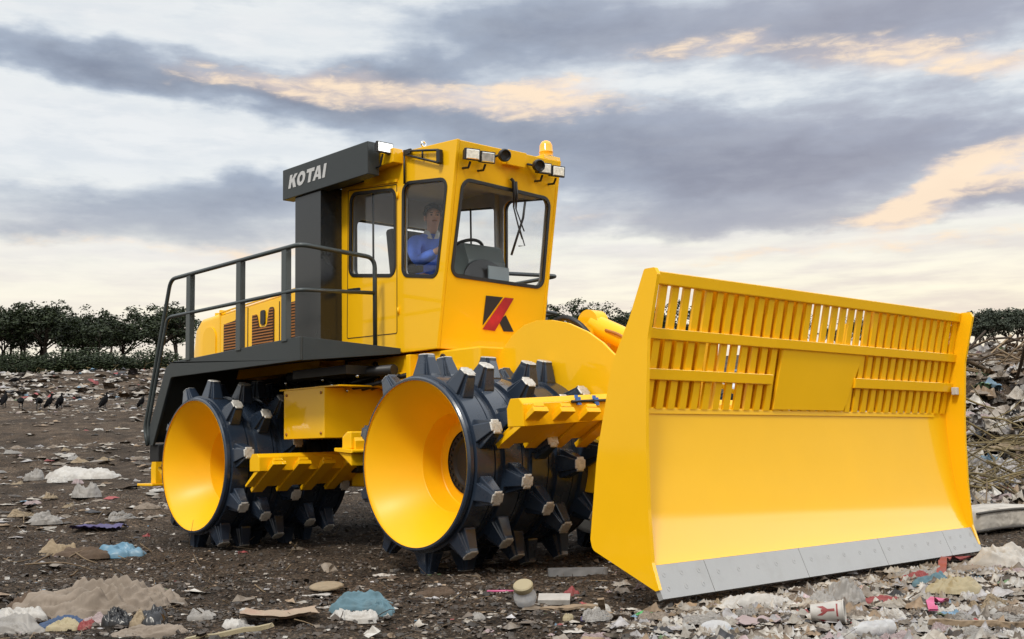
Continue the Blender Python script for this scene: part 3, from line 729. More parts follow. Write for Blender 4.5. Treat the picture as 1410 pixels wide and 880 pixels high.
# interior
m = MB(); R = Matrix.Rotation(math.radians(-18), 3, 'Y')
m.box((-1.28, -.22, 1.9), (-1.03, .28, 2.42)); hp = [(-1.06, 2.42), (-1.30, 2.42), (-1.32, 2.62), (-1.24, 2.80), (-1.13, 2.84), (-1.06, 2.66)]
m.prism(round_poly(hp, .04), XZ(-.20), .46); db = m.build('dashboard', M['dash'], cab, bevel=.02)
m = MB(); m.box((-1.00, -.02, 2.47), (-.985, .24, 2.61)); m.build('gauge_panel', M['gauge'], cab, bevel=.004)
m = MB(); cc = Vector((-1.40, .03, 2.78)); axs = Vector((-.55, 0, .83)).normalized(); tt = axs.orthogonal().normalized(); bb = axs.cross(tt)
ring = [cc+(tt*math.cos(2*PI*k/32)+bb*math.sin(2*PI*k/32))*.20 for k in range(33)]; m.tube(ring, .016, 8, cap=False)
for a in (.5, 2.6, 4.7): m.tube([cc, cc+(tt*math.cos(a)+bb*math.sin(a))*.2], .013, 6)
m.tube([cc, cc-axs*.35], .03, 10); m.build('steering_wheel', M['black'], cab)
m = MB(); m.prism([(-.30, 2.44), (.27, 2.44)]+[(-.015+.285*math.cos(math.radians(a)), 2.44+.235*math.sin(math.radians(a))) for a in range(10, 171, 10)], (lambda u, v, w: (-1.02+w+(v-2.44)*-.2, u, v)), .02); m.build('instrument_cowl', M['black'], cab, bevel=.006)
m = MB(); m.box((-2.12, -.26, 2.28), (-1.62, .26, 2.44)); m.prism([(-2.16, 2.42), (-2.03, 2.42), (-2.16, 3.12), (-2.26, 3.12)], XZ(-.25), .50); m.box((-2.05, -.15, 1.87), (-1.70, .15, 2.30)); m.build('driver_seat', M['seat'], cab, bevel=.03)
m = MB(); m.box((-1.95, -.36, 2.60), (-1.60, -.29, 2.66)); m.box((-1.95, .29, 2.60), (-1.60, .36, 2.66)); m.build('armrest', M['seat'], cab, bevel=.01)
m = MB(); m.tube([(-1.72, .40, 2.64), (-1.70, .40, 2.80)], .012, 6); m.ball((-1.70, .40, 2.82), .03); m.prism(round_poly([(-1.66, 2.62), (-1.56, 2.62), (-1.60, 2.86), (-1.68, 2.86)], .02), XZ(-.56), .05); m.build('control_lever', M['black'], cab)
# ---------------------------------------------------------- intake column and name beam
m = MB(); m.box((-2.893, -.893, 1.87), (-2.440, -.6485, 3.50)); pil = m.build('intake_column', M['column'], comp)
m = MB(); m.box((-3.083, -.923, 3.462), (-1.620, -.790, 3.772)); m.box((-3.07, -.792, 3.501), (-2.05, -.652, 3.70)); beam = m.build('name_beam', G, comp, bevel=.006)
wl = None
def beam_light():
    c = Vector((-1.50, -.825, 3.695)); m = MB(); vs = []
    for x, hw, hh in ((-.05, .07, .035), (.0, .092, .052), (.02, .092, .052)):
        for a, b in ((-1, -1), (1, -1), (1, 1), (-1, 1)): vs.append(c+Vector((x, a*hw, b*hh)))
    m.add(vs, [(0, 3, 2, 1)]+[(q*4+k, q*4+(k+1) % 4, q*4+4+(k+1) % 4, q*4+4+k) for q in (0, 1) for k in range(4)]+[(8, 9, 10, 11)])
    m.tube([c+Vector((-.02, 0, -.05)), c+Vector((-.06, 0, -.16)), c+Vector((-.12, 0, -.16))], .012, 6)
    m.build('work_light', M['black'], beam, bevel=.005)
    l = MB(); l.box(c+Vector((.0205, -.082, -.043)), c+Vector((.026, .082, .043))); l.build('light_lens', M['lens'], beam, bevel=.003)
beam_light()
# KOTAI lettering, heavy italic, cut as flat plates
def letters():
    H = .134; z0 = 3.560; sh = .26
    L_ = {'K': ([[(0, 0), (.30, 0), (.30, .36), (.40, .46), (.62, 0), (.98, 0), (.64, .62), (.98, 1), (.60, 1), (.30, .64), (.30, 1), (0, 1)]], .95),
          'O': ([[(.5+.5*math.cos(a*PI/14), .5+.52*math.sin(a*PI/14)) for a in range(28)], [(.5+.21*math.cos(a*PI/14), .5+.26*math.sin(a*PI/14)) for a in range(28)]], 1.0),
          'T': ([[(.33, 0), (.65, 0), (.65, .74), (.96, .74), (.96, 1), (.02, 1), (.02, .74), (.33, .74)]], .98),
          'A': ([[(0, 0), (.30, 0), (.36, .20), (.66, .20), (.72, 0), (1.04, 0), (.70, 1), (.33, 1)], [(.42, .40), (.60, .40), (.51, .76)]], 1.04),
          'I': ([[(0, 0), (.31, 0), (.31, 1), (0, 1)]], .31)}
    m = MB(); x = -2.972; w = .125
    adv = {'K': .147, 'O': .160, 'T': .132, 'A': .168, 'I': .1}
    for ch in 'KOTAI':
        loops, wd = L_[ch]
        tr = [[(x+u*w*1.14+v*H*sh, z0+v*H) for u, v in l] for l in loops]
        m.prism(tr[0], XZ(-.9265), .003, tr[1:]); x += adv[ch]
    m.build('lettering', M['white'], beam)
letters()
# ================================================================== the driver
def skin_obj(name, verts, edges, radii, root, m, parent=None, sub=2, smooth=True):
    me = bpy.data.meshes.new(name); me.from_pydata(verts, edges, []); me.materials.append(m)
    o = bpy.data.objects.new(name, me); COL.objects.link(o)
    md = o.modifiers.new('skin', 'SKIN'); md.use_smooth_shade = True; md.branch_smoothing = .3
    if not me.skin_vertices: 
        b = bmesh.new(); b.from_mesh(me); b.verts.layers.skin.verify(); b.to_mesh(me); b.free()
    for i, sv_ in enumerate(me.skin_vertices[0].data):
        r = radii[i]; sv_.radius = r if isinstance(r, tuple) else (r, r); sv_.use_root = (i == root)
    sb_ = o.modifiers.new('sub', 'SUBSURF'); sb_.levels = sub; sb_.render_levels = sub
    if parent: o.parent = parent
    return o
class Sk:
    def __init__(s): s.v = []; s.e = []; s.r = []
    def chain(s, pts, start=None):
        """pts: (x,y,z,r); joins on to vertex index start"""
        prev = start
        for x, y, z, r in pts:
            s.v.append((x, y, z)); s.r.append(r)
            if prev is not None: s.e.append((prev, len(s.v)-1))
            prev = len(s.v)-1
        return prev
def driver():
    px, py, pz = -1.86, .0, 2.47
    o = empty('person', (px, py, pz)); tag(o, 'driver in blue work jacket sitting at the wheel inside the glazed cab', 'person')
    P = lambda x, y, z, r: (x-px, y-py, z-pz, r)
    s = Sk()
    pel = s.chain([P(-1.88, 0, 2.53, (.135, .105))])
    ch = s.chain([P(-1.90, 0, 2.66, (.125, .095)), P(-1.90, 0, 2.80, (.135, .10)), P(-1.875, 0, 2.93, (.135, .095))], pel)
    nk = s.chain([P(-1.845, 0, 3.03, .06), P(-1.825, -.003, 3.085, .052)], ch)
    hd_ = s.chain([P(-1.80, -.01, 3.135, (.066, .075)), P(-1.79, -.012, 3.19, (.078, .090)), P(-1.80, -.012, 3.25, (.078, .092)), P(-1.81, -.01, 3.30, (.055, .062))], nk)
    f = Vector((math.cos(math.radians(-32)), math.sin(math.radians(-32)), 0)); l = Vector((-f.y, f.x, 0)); hc = Vector((-1.79-px, -.012-py, 3.19-pz))
    m0 = len(s.v)-3
    q = hc+f*.085; e = s.chain([(*q, .016)], m0); q = hc+f*.106+Vector((0, 0, -.018)); s.chain([(*q, .013)], e)
    for sg in (-1, 1):
        sh = s.chain([P(-1.875, sg*.12, 2.965, .075), P(-1.87, sg*.195, 2.945, .066)], ch)
        wr = s.chain([P(-1.80, sg*.245, 2.82, .050), P(-1.715, sg*.265, 2.715, .046), P(-1.60, sg*.22, 2.765, .040), P(-1.52, sg*.185, 2.81, .031)], sh)
        pm = s.chain([P(-1.465, sg*.175, 2.835, (.038, .020))], wr)
        for k in range(4):
            dy = (k-1.5)*.019
            s.chain([P(-1.425, sg*.172+dy*.4, 2.852-.010*k, .010), P(-1.40, sg*.165+dy, 2.842-.016*k, .009), P(-1.41, sg*.150+dy, 2.822-.016*k, .008)], pm)
        s.chain([P(-1.455, sg*.148, 2.85, .011), P(-1.43, sg*.135, 2.862, .009)], pm)
        kn = s.chain([P(-1.80, sg*.10, 2.50, .085), P(-1.62, sg*.13, 2.53, .072), P(-1.42, sg*.14, 2.52, .060)], pel)
        s.chain([P(-1.38, sg*.14, 2.30, .055), P(-1.36, sg*.14, 2.00, .040), P(-1.25, sg*.14, 1.92, .034)], kn)
    skin_obj('body', s.v, s.e, s.r, 0, M['skin'], o)
    # jacket: a shell over trunk and sleeves
    s = Sk(); a = s.chain([P(-1.885, 0, 2.50, (.158, .128))])
    ch = s.chain([P(-1.905, 0, 2.64, (.150, .120)), P(-1.905, 0, 2.80, (.160, .122)), P(-1.875, 0, 2.935, (.155, .112))], a)
    s.chain([P(-1.850, 0, 3.015, .082), P(-1.842, 0, 3.045, .074)], ch)
    for sg in (-1, 1):
        s.chain([P(-1.875, sg*.13, 2.965, .092), P(-1.87, sg*.205, 2.945, .086), P(-1.80, sg*.255, 2.82, .072), P(-1.715, sg*.272, 2.715, .066), P(-1.60, sg*.222, 2.765, .058), P(-1.535, sg*.19, 2.803, .048)], ch)
    skin_obj('jacket', s.v, s.e, s.r, 0, M['jacket'], o)
    s = Sk(); a = s.chain([P(-1.88, 0, 2.49, (.150, .118))])
    for sg in (-1, 1):
        s.chain([P(-1.80, sg*.10, 2.50, .10), P(-1.62, sg*.13, 2.53, .086), P(-1.42, sg*.14, 2.52, .074), P(-1.375, sg*.14, 2.30, .068), P(-1.36, sg*.14, 2.03, .055)], a)
    skin_obj('trousers', s.v, s.e, s.r, 0, M['trouser'], o)
    up = Vector((0, 0, 1))
    # collar, hair, eyes
    m = MB()
    for sg in (-1, 1):
        b = Vector((-1.80-px, -.02, 3.055-pz)); m.add([b+l*sg*.06+Vector((-.02, 0, .02)), b+f*.055+l*sg*.035+Vector((0, 0, -.01)), b+f*.075+l*sg*.005+Vector((0, 0, -.09)), b+f*.062+l*sg*.05+Vector((0, 0, -.085)), b+l*sg*.085+Vector((-.01, 0, -.02))], [(0, 1, 2, 3, 4)])
    m.build('collar', M['shirt'], o)
    m = MB(); rings = 12; seg = 24; vs = []; fs = []
    for i in range(rings+1):
        th = PI*.60*i/rings
        for k in range(seg):
            a = 2*PI*k/seg; d = f*math.cos(a)+l*math.sin(a); front = max(0, math.cos(a))
            t = th*(1-.36*front**2)
            rad = .098 if math.cos(a) < .2 else .094
            p = hc+Vector((-.012, 0, .042))+d*rad*math.sin(t)*(1.06 if abs(math.cos(a)) > .7 else .96)+up*.105*math.cos(t)
            vs.append(p+d*.004*math.sin(k*5.1+i*1.7))
    for i in range(rings):
        for k in range(seg): fs.append((i*seg+k, (i+1)*seg+k, (i+1)*seg+(k+1) % seg, i*seg+(k+1) % seg))
    m.add(vs, fs, 0, True); m.build('hair', M['hair'], o)
    for sg in (-1, 1):
        m = MB(); m.ball(hc+f*.079+l*sg*.031+up*.012, (.011, .011, .007), seg=10, rings=6); m.build('eye', M['hair'], o)
        m = MB(); m.tube([hc+f*.082+l*sg*.016+up*.032, hc+f*.078+l*sg*.046+up*.034], .0045, 6); m.build('eyebrow', M['hair'], o)
        m = MB(); m.ball(hc+l*sg*.085+f*-.005+up*-.005, (.016, .012, .030), seg=10, rings=8); m.build('ear', M['skin'], o)
    m = MB(); m.tube([hc+f*.083+l*-.024+up*-.047, hc+f*.090+up*-.045, hc+f*.083+l*.024+up*-.047], .006, 6); m.build('mouth', M['louvre'], o)
driver()
# ================================================================== ground
def make_ground():
    rad = [0.]+[.6]
    while rad[-1] < 700: rad.append(rad[-1]*(1.0125 if rad[-1] > 3.0 and rad[-1] < 40 else 1.05))
    fa = math.atan2(FY, FX)
    angs = list(np.radians(np.concatenate([np.arange(-34, 34, .13), np.arange(34, 326, 4.)])))
    nA = len(angs); A = np.array(angs)+fa; Rd = np.array(rad[1:])
    X = CAM[0]+Rd[:, None]*np.cos(A)[None, :]; Yy = CAM[1]+Rd[:, None]*np.sin(A)[None, :]
    Z = ground_z(X, Yy); n = X.size
    vs = np.zeros((n+1, 3)); vs[:n, 0] = X.ravel(); vs[:n, 1] = Yy.ravel(); vs[:n, 2] = Z.ravel(); vs[n] = (CAM[0], CAM[1], gz(CAM[0], CAM[1]))
    nr = len(Rd); i, j = np.meshgrid(np.arange(nr-1), np.arange(nA), indexing='ij'); j2 = (j+1) % nA
    q = np.stack([i*nA+j, (i+1)*nA+j, (i+1)*nA+j2, i*nA+j2], -1).reshape(-1, 4)
    tri = [(n, k, (k+1) % nA) for k in range(nA)]
    me = bpy.data.meshes.new('ground'); me.from_pydata(vs.tolist(), [], q.tolist()+tri); me.materials.append(M['ground'])
    me.polygons.foreach_set('use_smooth', [True]*len(me.polygons)); me.update()
    o = bpy.data.objects.new('ground', me); COL.objects.link(o); o['kind'] = 'structure'; return o
make_ground()
# ================================================================== trees along the top of the slope
def at(d, r): return CAM[0]+FX*d+RX*r, CAM[1]+FY*d+RY*r
def tree_proto(seed, H, spread, flat, nclump, leafmat, lsize=.15, per=54, stems=2):
    rnd = random.Random(seed); tk = MB(); tips = []
    for sidx in range(stems):
        a = rnd.uniform(0, 2*PI); lean = rnd.uniform(.05, .25)
        fork = Vector((math.cos(a)*lean*H*.35, math.sin(a)*lean*H*.35, H*rnd.uniform(.28, .42)))
        b0 = Vector((math.cos(a)*.08, math.sin(a)*.08, -.3))
        tk.tube(smooth_path([b0, b0.lerp(fork, .5)+Vector((rnd.uniform(-.1, .1), rnd.uniform(-.1, .1), 0)), fork], 4), [.17-.07*i/8 for i in range(9)], 7)
        for k in range(rnd.randint(3, 5)):
            aa = a+rnd.uniform(-1.7, 1.7); rr = spread*rnd.uniform(.45, .95); tip = Vector((math.cos(aa)*rr, math.sin(aa)*rr, H*rnd.uniform(.72, .93)))
            midp = fork.lerp(tip, .5)+Vector((rnd.uniform(-.3, .3), rnd.uniform(-.3, .3), rnd.uniform(-.1, .35)))
            path = smooth_path([fork, midp, tip], 4); tk.tube(path, [.085-.06*i/8 for i in range(9)], 5); tips.append(tip)
            for q in range(3):
                p0 = path[rnd.randint(3, 6)]; t2 = p0+Vector((rnd.uniform(-1, 1)*spread*.35, rnd.uniform(-1, 1)*spread*.35, rnd.uniform(.25, .6)*H*.3))
                tk.tube([p0, p0.lerp(t2, .5)+Vector((0, 0, .12)), t2], [.04, .028, .012], 4); tips.append(t2)
    lv = []; centres = [t for t in tips]
    while len(centres) < nclump:
        t = rnd.choice(tips); centres.append(t+Vector((rnd.gauss(0, spread*.22), rnd.gauss(0, spread*.22), rnd.gauss(-.02*H, H*.09))))
    for c in centres[:nclump]:
        R_ = rnd.uniform(.35, .85)*spread*.30; n = int(per*rnd.uniform(.5, 1.3))
        for _ in range(n):
            d = Vector((rnd.gauss(0, 1), rnd.gauss(0, 1), rnd.gauss(0, 1))); d = d/d.length*R_*rnd.random()**.45
            lv.append((c+Vector((d.x, d.y, d.z*flat)), lsize*rnd.uniform(.6, 1.4)))
    cr = MB()
    for p, s_ in lv:
        a = Vector((rnd.gauss(0, 1), rnd.gauss(0, 1), rnd.gauss(0, .6))).normalized(); b = a.orthogonal(); b.rotate(Matrix.Rotation(rnd.uniform(0, 6.28), 3, a)); c = a.cross(b).normalized(); b = b.normalized()
        cr.add([p+a*s_, p+b*s_*.5, p-a*s_, p-b*s_*.5+c*s_*.15], [(0, 1, 2, 3)])
    return tk, cr, leafmat
protos = []
for args in ((1, 6.6, 4.2, .55, 84, 'leaf_dark'), (2, 5.8, 4.6, .45, 76, 'leaf_dark'), (3, 6.2, 3.7, .8, 84, 'leaf_dark'), (4, 4.8, 3.4, .5, 60, 'leaf_far'), (5, 5.2, 3.1, .7, 64, 'leaf_far')):
    tk, cr, lm = tree_proto(*args)
    t = tk.build('tree', M['bark'], fix=False); me1 = t.data; bpy.data.objects.remove(t)
    t = cr.build('crown', M[lm], fix=False); me2 = t.data; bpy.data.objects.remove(t)
    protos.append((me1, me2))
def put_tree(pi, d, u, sc, rz, label, grp):
    r = (u-705)/1611.3*d; x, y = at(d, r)
    o = empty('tree', (x, y, gz(x, y)-.1), rz); k_ = .86 if pi < 3 else 1.; o.scale = (sc, sc, sc*k_); tag(o, label, 'tree', grp)
    a = bpy.data.objects.new('trunk', protos[pi][0]); COL.objects.link(a); a.parent = o
    b = bpy.data.objects.new('crown', protos[pi][1]); COL.objects.link(b); b.parent = o
TL = 'dark spreading tree in the treeline above the pale rubbish bank'
TM = 'small dark tree whose top shows between the cab and the blade'
TR = 'greyish tree behind the heap of broken branches'
TB = 'tree standing behind the blade, glimpsed only through the slots of its rack'
rt = random.Random(8)
one = 'umbrella-shaped tree with a bare forked trunk, standing next to the walkway handrail'
for i, (u, d, sc, pi) in enumerate(((-70, 106, 1.0, 0), (-20, 103, 1.06, 1), (28, 108, 1.05, 2), (62, 104, 1.0, 0), (104, 107, .98, 1), (132, 103, .82, 2), (166, 106, .95, 1), (205, 103, 1.0, 1), (243, 106, .93, 0), (60, 116, 1.1, 0), (125, 118, 1.05, 1), (8, 118, 1.1, 2), (45, 112, 1.0, 1), (85, 113, 1.05, 2), (-40, 112, 1.1, 1), (148, 112, .95, 0), (-5, 104, .9, 2))):
    put_tree(pi, d, u, sc, rt.uniform(0, 6.28), one if u == 205 else TL, 'trees of the dark treeline on the slope')
for i, (u, d, sc, pi) in enumerate(((765, 105, .92, 0), (735, 108, .86, 1), (800, 110, .78, 2), (838, 104, .86, 2), (872, 106, .92, 1), (905, 105, .9, 0))):
    put_tree(pi, d, u, sc, rt.uniform(0, 6.28), TM, 'treetops between the cab and the blade')
for i in range(9):
    put_tree(rt.choice((0, 2, 3)), rt.uniform(103, 112), 945+42*i, rt.uniform(.50, .62), rt.uniform(0, 6.28), TB, 'trees hidden behind the blade')
for i, (u, d, sc, pi) in enumerate(((1325, 104, .66, 3), (1342, 108, .70, 4), (1358, 103, .68, 3), (1374, 107, .74, 4), (1392, 104, .74, 3), (1410, 107, .76, 4), (1430, 104, .82, 3), (1455, 106, .82, 4), (1350, 112, .72, 3), (1400, 113, .76, 4))):
    put_tree(pi, d, u, sc, rt.uniform(0, 6.28), TR, 'grey trees behind the branch heap')
# shrubs that close the foot of the treeline
sm = MB(); rs = random.Random(5)
for k in range(2200):
    th = rs.uniform(0, 2*PI); rr = rs.random()**.5; p = Vector((math.cos(th)*rr*1.9, math.sin(th)*rr*1.2, rs.random()**.8*2.3*(1-.5*rr*rr)))
    a = Vector((rs.gauss(0, 1), rs.gauss(0, 1), rs.gauss(.2, .6))).normalized(); b = a.orthogonal().normalized(); s_ = rs.uniform(.06, .14)
    sm.add([p+a*s_, p+b*s_*.5, p-a*s_, p-b*s_*.5], [(0, 1, 2, 3)])
t = sm.build('shrub', M['leaf_dark'], fix=False); sh1 = t.data; bpy.data.objects.remove(t)
ss = MB()
for k in range(7): ss.tube([(rs.uniform(-.3, .3), rs.uniform(-.3, .3), -.2), (rs.uniform(-.8, .8), rs.uniform(-.6, .6), .7), (rs.uniform(-1.4, 1.4), rs.uniform(-.9, .9), 1.3)], [.04, .03, .012], 5)
t = ss.build('stem', M['bark'], fix=False); sh2 = t.data; bpy.data.objects.remove(t)
for i in range(28):
    u = -60+i*13+rs.uniform(-8, 8) if i < 24 else 760+28*(i-24)
    d = rs.uniform(98, 102); r = (u-705)/1611.3*d; x, y = at(d, r); o = empty('shrub', (x, y, gz(x, y)-.05), math.atan2(RY, RX)+rs.uniform(-.4, .4)); s_ = rs.uniform(.6, 1.3); o.scale = (s_*1.1, s_, s_*rs.uniform(.3, .8))
    tag(o, 'low green bush at the foot of the dark treeline, above the pale rubbish bank', 'bush', 'bushes at the foot of the treeline')
    for nm, me in (('foliage', sh1), ('stem', sh2)):
        c = bpy.data.objects.new(nm, me); COL.objects.link(c); c.parent = o
# ------------------------------------------------------------------ vultures
def vulture(d_u, label, rz, crouch=0., sc=1.):
    sc *= 1.02; x, y, z = d_u
    o = empty('vulture', (x, y, z), rz); o.scale = (sc,)*3; tag(o, label, 'bird', 'black vultures feeding on the slope')
    if crouch: path = [(.40, 0, .20, .008), (.36, 0, .23, .028), (.31, 0, .27, .036), (.25, 0, .32, .036), (.17, 0, .36, .085), (.04, 0, .36, .125), (-.12, 0, .34, .110), (-.25, 0, .31, .065), (-.40, 0, .28, .03)]
    else: path = [(.20, 0, .60, .008), (.15, 0, .63, .026), (.10, 0, .64, .038), (.09, 0, .57, .034), (.07, 0, .47, .09), (.02, 0, .36, .130), (-.04, 0, .27, .120), (-.12, 0, .17, .075), (-.20, 0, .07, .03)]
    m = MB(); pts = smooth_path([(a, b, c) for a, b, c, _ in path], 4); n = len(pts); rr = []
    for i in range(n):
        q = i/(n-1)*(len(path)-1); k = min(int(q), len(path)-2); rr.append(path[k][3]+(path[k+1][3]-path[k][3])*(q-k))
    m.tube(pts, rr, 10); m.build('body', M['plume'], o, fix=False)
    for sg in (-1, 1):
        m = MB(); b = path[5]; t = path[8]
        m.prism([(0, 0), (.14, .02), (.16, -.12), (.02, -.26), (-.10, -.30), (-.06, -.12)], (lambda u, v, w: (b[0]-.04+u*.9+(t[0]-b[0])*(-v)*.9*2, sg*(.115-w+abs(v)*-.05), b[2]+.06+v*(.9 if not crouch else .35))), .03); m.build('wing', M['plume'], o)
        m = MB(); m.tube([(b[0]-.02, sg*.06, .22), (b[0]+.01, sg*.06, .10), (b[0], sg*.06, -.02)], [.03, .014, .012], 6); m.tube([(b[0]-.03, sg*.06, .0), (b[0]+.07, sg*.06, .0)], .012, 5); m.build('leg', M['black'], o)
for (u, d, rz, cr, sc, lab) in ((4, 50.5, 2.2, 0, 1., 'black vulture cut by the edge of the picture, farthest from the compactor'), (27, 49.2, 2.6, 1, 1.05, 'black vulture bending down, with its neck stretched over the rubbish'),
    (52, 48.4, -.6, 1, 1.05, 'crouching black vulture with its back to a pale bag'), (66, 48.3, 1.2, 0, .95, 'hunched black vulture in the middle of the feeding cluster'), (81, 47.8, .3, 0, 1.0, 'black vulture standing upright at the compactor end of the cluster'),
    (142, 47.6, 1.6, 0, 1.0, 'lone black vulture standing apart between the cluster and the compactor'), (193, 47.8, .8, 0, .8, 'black vulture half hidden by the compactor handrail'), (18, 82, .5, 1, 1.3, 'black vulture on top of the pale rubbish bank under the trees')):
    r = (u-705)/1611.3*d; x, y = at(d, r); vulture((x, y, gz(x, y)), lab, rz, cr, sc)
# ================================================================== rubbish
NZ = mnoise.noise
def ridged(p, f, o=3, seed=0.):
    t = 0; a = 1.; q = Vector(p)*f+Vector((seed*3.1, seed*7.7, seed*1.3))
    for _ in range(o):
        t += a*(1-abs(NZ(q))*2); a *= .5; q = q*2.1
    return t
def thing1(name, mb, m, label, cat, x, y, rz, group=None, dz=0., tilt=(0, 0), auto=None):
    o = mb.build(name, m, None, auto=auto, fix=False) if isinstance(mb, MB) else mb
    o.location = (x, y, gz(x, y)+dz); o.rotation_euler = (tilt[0], tilt[1], rz); return tag(o, label, cat, group)
def bag_mesh(seed, lx, ly, h, f=2.6, amp=.40, sub=5, sag=.25):
    """a crumpled bag, cloth or tarpaulin slumped on the ground: steep soft edges, straight sharp creases"""
    rn = np.random.default_rng(int(seed)+1000); nr_, ns_ = {4: (18, 48), 5: (34, 84), 6: (60, 150)}[sub]
    rho = np.linspace(0, 1, nr_+1)[1:]**.85; th = np.arange(ns_)*2*PI/ns_
    P_, T_ = np.meshgrid(rho, th, indexing='ij'); ox = float(seed)*3.7
    Bd = 1+.30*vnoise(np.cos(T_)*1.1+ox, np.sin(T_)*1.1+ox, 3)*2+.10*vnoise(np.cos(T_)*3+ox, np.sin(T_)*3, 5)*2+.05*vnoise(np.cos(T_)*8+ox, np.sin(T_)*8, 6)*2
    u = P_*np.cos(T_)*Bd; v = P_*np.sin(T_)*Bd
    dome = np.clip(1-P_**2.6, 0, 1)**.62
    low = .72+.95*vnoise(u*1.3+ox, v*1.3-ox, 9)+.5*vnoise(u*2.6+ox, v*2.6, 10)
    wu = u+.25*vnoise(u*1.7+ox, v*1.7, 21)*2; wv = v+.25*vnoise(u*1.7, v*1.7+ox, 22)*2
    cr = 0
    for k in range(11):
        a_ = rn.normal(0, .55) if k < 4 else rn.uniform(0, PI); fr_ = f*(.6+.36*k)*rn.uniform(.8, 1.2); ph = rn.uniform(0, 6)
        q = (-wu*math.sin(a_)+wv*math.cos(a_))*fr_*.6+ph+.5*vnoise(u*1.5+k, v*1.5, 30+k)*2
        tri = np.abs((q % 1)-.5)*2
        gate = np.clip(.5+1.6*vnoise(u*1.9+k*7+ox, v*1.9, 50+k)*2, 0, 1)
        cr = cr+(tri-.5)*gate*1.3/(1+.42*k)
    z = dome*np.clip(low, .55, 1.2)+amp*1.35*cr*np.clip(1.15-P_, 0, .6)/.6*.55
    z = np.maximum(z, .02)*h*.82-.012*(P_ > .97)
    push = 1+.10*amp*cr
    X_ = u*push*lx/2; Y_ = v*push*ly/2
    vs = [(0, 0, float(z[0].mean()))]+list(zip(X_.ravel().tolist(), Y_.ravel().tolist(), z.ravel().tolist()))
    fs = [(0, 1+k, 1+(k+1) % ns_) for k in range(ns_)]
    for i in range(nr_-1):
        o = 1+i*ns_
        fs += [(o+k, o+ns_+k, o+ns_+(k+1) % ns_, o+(k+1) % ns_) for k in range(ns_)]
    m = MB(); m.add(vs, fs, 0, True); return m
def sheet_mesh(seed, lx, ly, h, f=3., n=26, curl=.0, ragged=.10):
    m = MB(); vs = []; fs = []
    for i in range(n+1):
        for j in range(n+1):
            u = i/n-.5; v = j/n-.5
            e = 1+ragged*NZ(Vector((u*3, v*3, seed)))*1.5
            z = h*(ridged((u*lx*2, v*ly*2, 0), f, 3, seed)*.5)+curl*(u*u+v*v)*4*h
            vs.append((u*lx*e+.03*lx*NZ(Vector((v*6, seed, 2))), v*ly*e+.03*ly*NZ(Vector((u*6, seed, 7))), max(.004, z)))
    for i in range(n):
        for j in range(n): a = i*(n+1)+j; fs.append((a, a+n+1, a+n+2, a+1))
    k = len(vs); vs += [(x, y, z-.006) for x, y, z in vs]; fs += [tuple(k+q for q in f_[::-1]) for f_ in fs]
    m.add(vs, fs, 0, True); return m
MB_ = dict(
    beige=rub('dirty_beige_cloth', (.21, .17, .135), .85, (.10, .075, .055), 3.5, .75, .5, 18), paleblue=rub('faded_blue_cloth', (.085, .155, .19), .85, (.10, .10, .09), 6, .5, .5, 20),
    blue=rub('blue_plastic', (.09, .20, .29), .4, (.2, .2, .2), 7, .4, .3), white=rub('dirty_white_plastic', (.40, .38, .355), .5, (.20, .17, .14), 5, .75, .3), grey=rub('grey_plastic', (.23, .215, .20), .5, (.13, .11, .09), 5, .7, .4),
    tan=rub('tan_sack', (.26, .20, .13), .85, (.09, .07, .05), 5, .7, .5, 20), card=rub('soggy_card', (.29, .22, .16), .9, (.22, .07, .06), 6, .5, .3), black=rub('black_bin_bag', (.009, .009, .011), .28, (.03, .025, .02), 6, .4, .2),
    brown=rub('brown_sack', (.09, .06, .04), .9, (.04, .03, .02), 6, .6, .5), wood=rub('old_wood', (.24, .175, .115), .9, (.09, .07, .05), 9, .7, .5, 40), red=rub('faded_red', (.22, .035, .035), .6, (.14, .09, .08), 8, .6, .3),
    pink=rub('pink_plastic', (.50, .10, .22), .5, (.2, .1, .1), 8, .3), purple=rub('violet_plastic', (.06, .045, .14), .5, (.1, .1, .1), 9, .4), green=rub('green_film', (.06, .36, .10), .4, (.06, .07, .04), 9, .5),
    yellow=rub('yellowed_film', (.30, .25, .15), .6, (.18, .13, .08), 7, .6), foam=rub('mattress_cover', (.40, .37, .33), .8, (.10, .085, .07), 5, .85, .4, 22), rubber=rub('dark_piping', (.06, .055, .05), .8), slate=rub('grey_panel', (.17, .17, .175), .45, (.30, .30, .30), 1.5, .4),
    dblue=rub('dark_blue_rag', (.05, .08, .15), .9, (.03, .03, .03), 7, .6, .5), pale=rub('pale_pink_cloth', (.30, .235, .235), .8, (.2, .16, .14), 6, .6, .4), clear=None)
def clear_plastic():
    m = bpy.data.materials.new('clear_plastic'); m.use_nodes = True; nt = m.node_tree; b = nt.nodes['Principled BSDF']; L = nt.links
    b.inputs['Base Color'].default_value = (.55, .55, .56, 1); b.inputs['Roughness'].default_value = .18; b.inputs['Alpha'].default_value = .55
    return m
MB_['clear'] = clear_plastic()
def bag(name, label, cat, x, y, lx, ly, h, rz, m, seed, group=None, **k):
    return thing1(name, bag_mesh(seed, lx, ly, h, **k), MB_[m], label, cat, x, y, rz, group)
SIDE = YAW-PI/2          # the direction across the view, for laying things out along the foreground
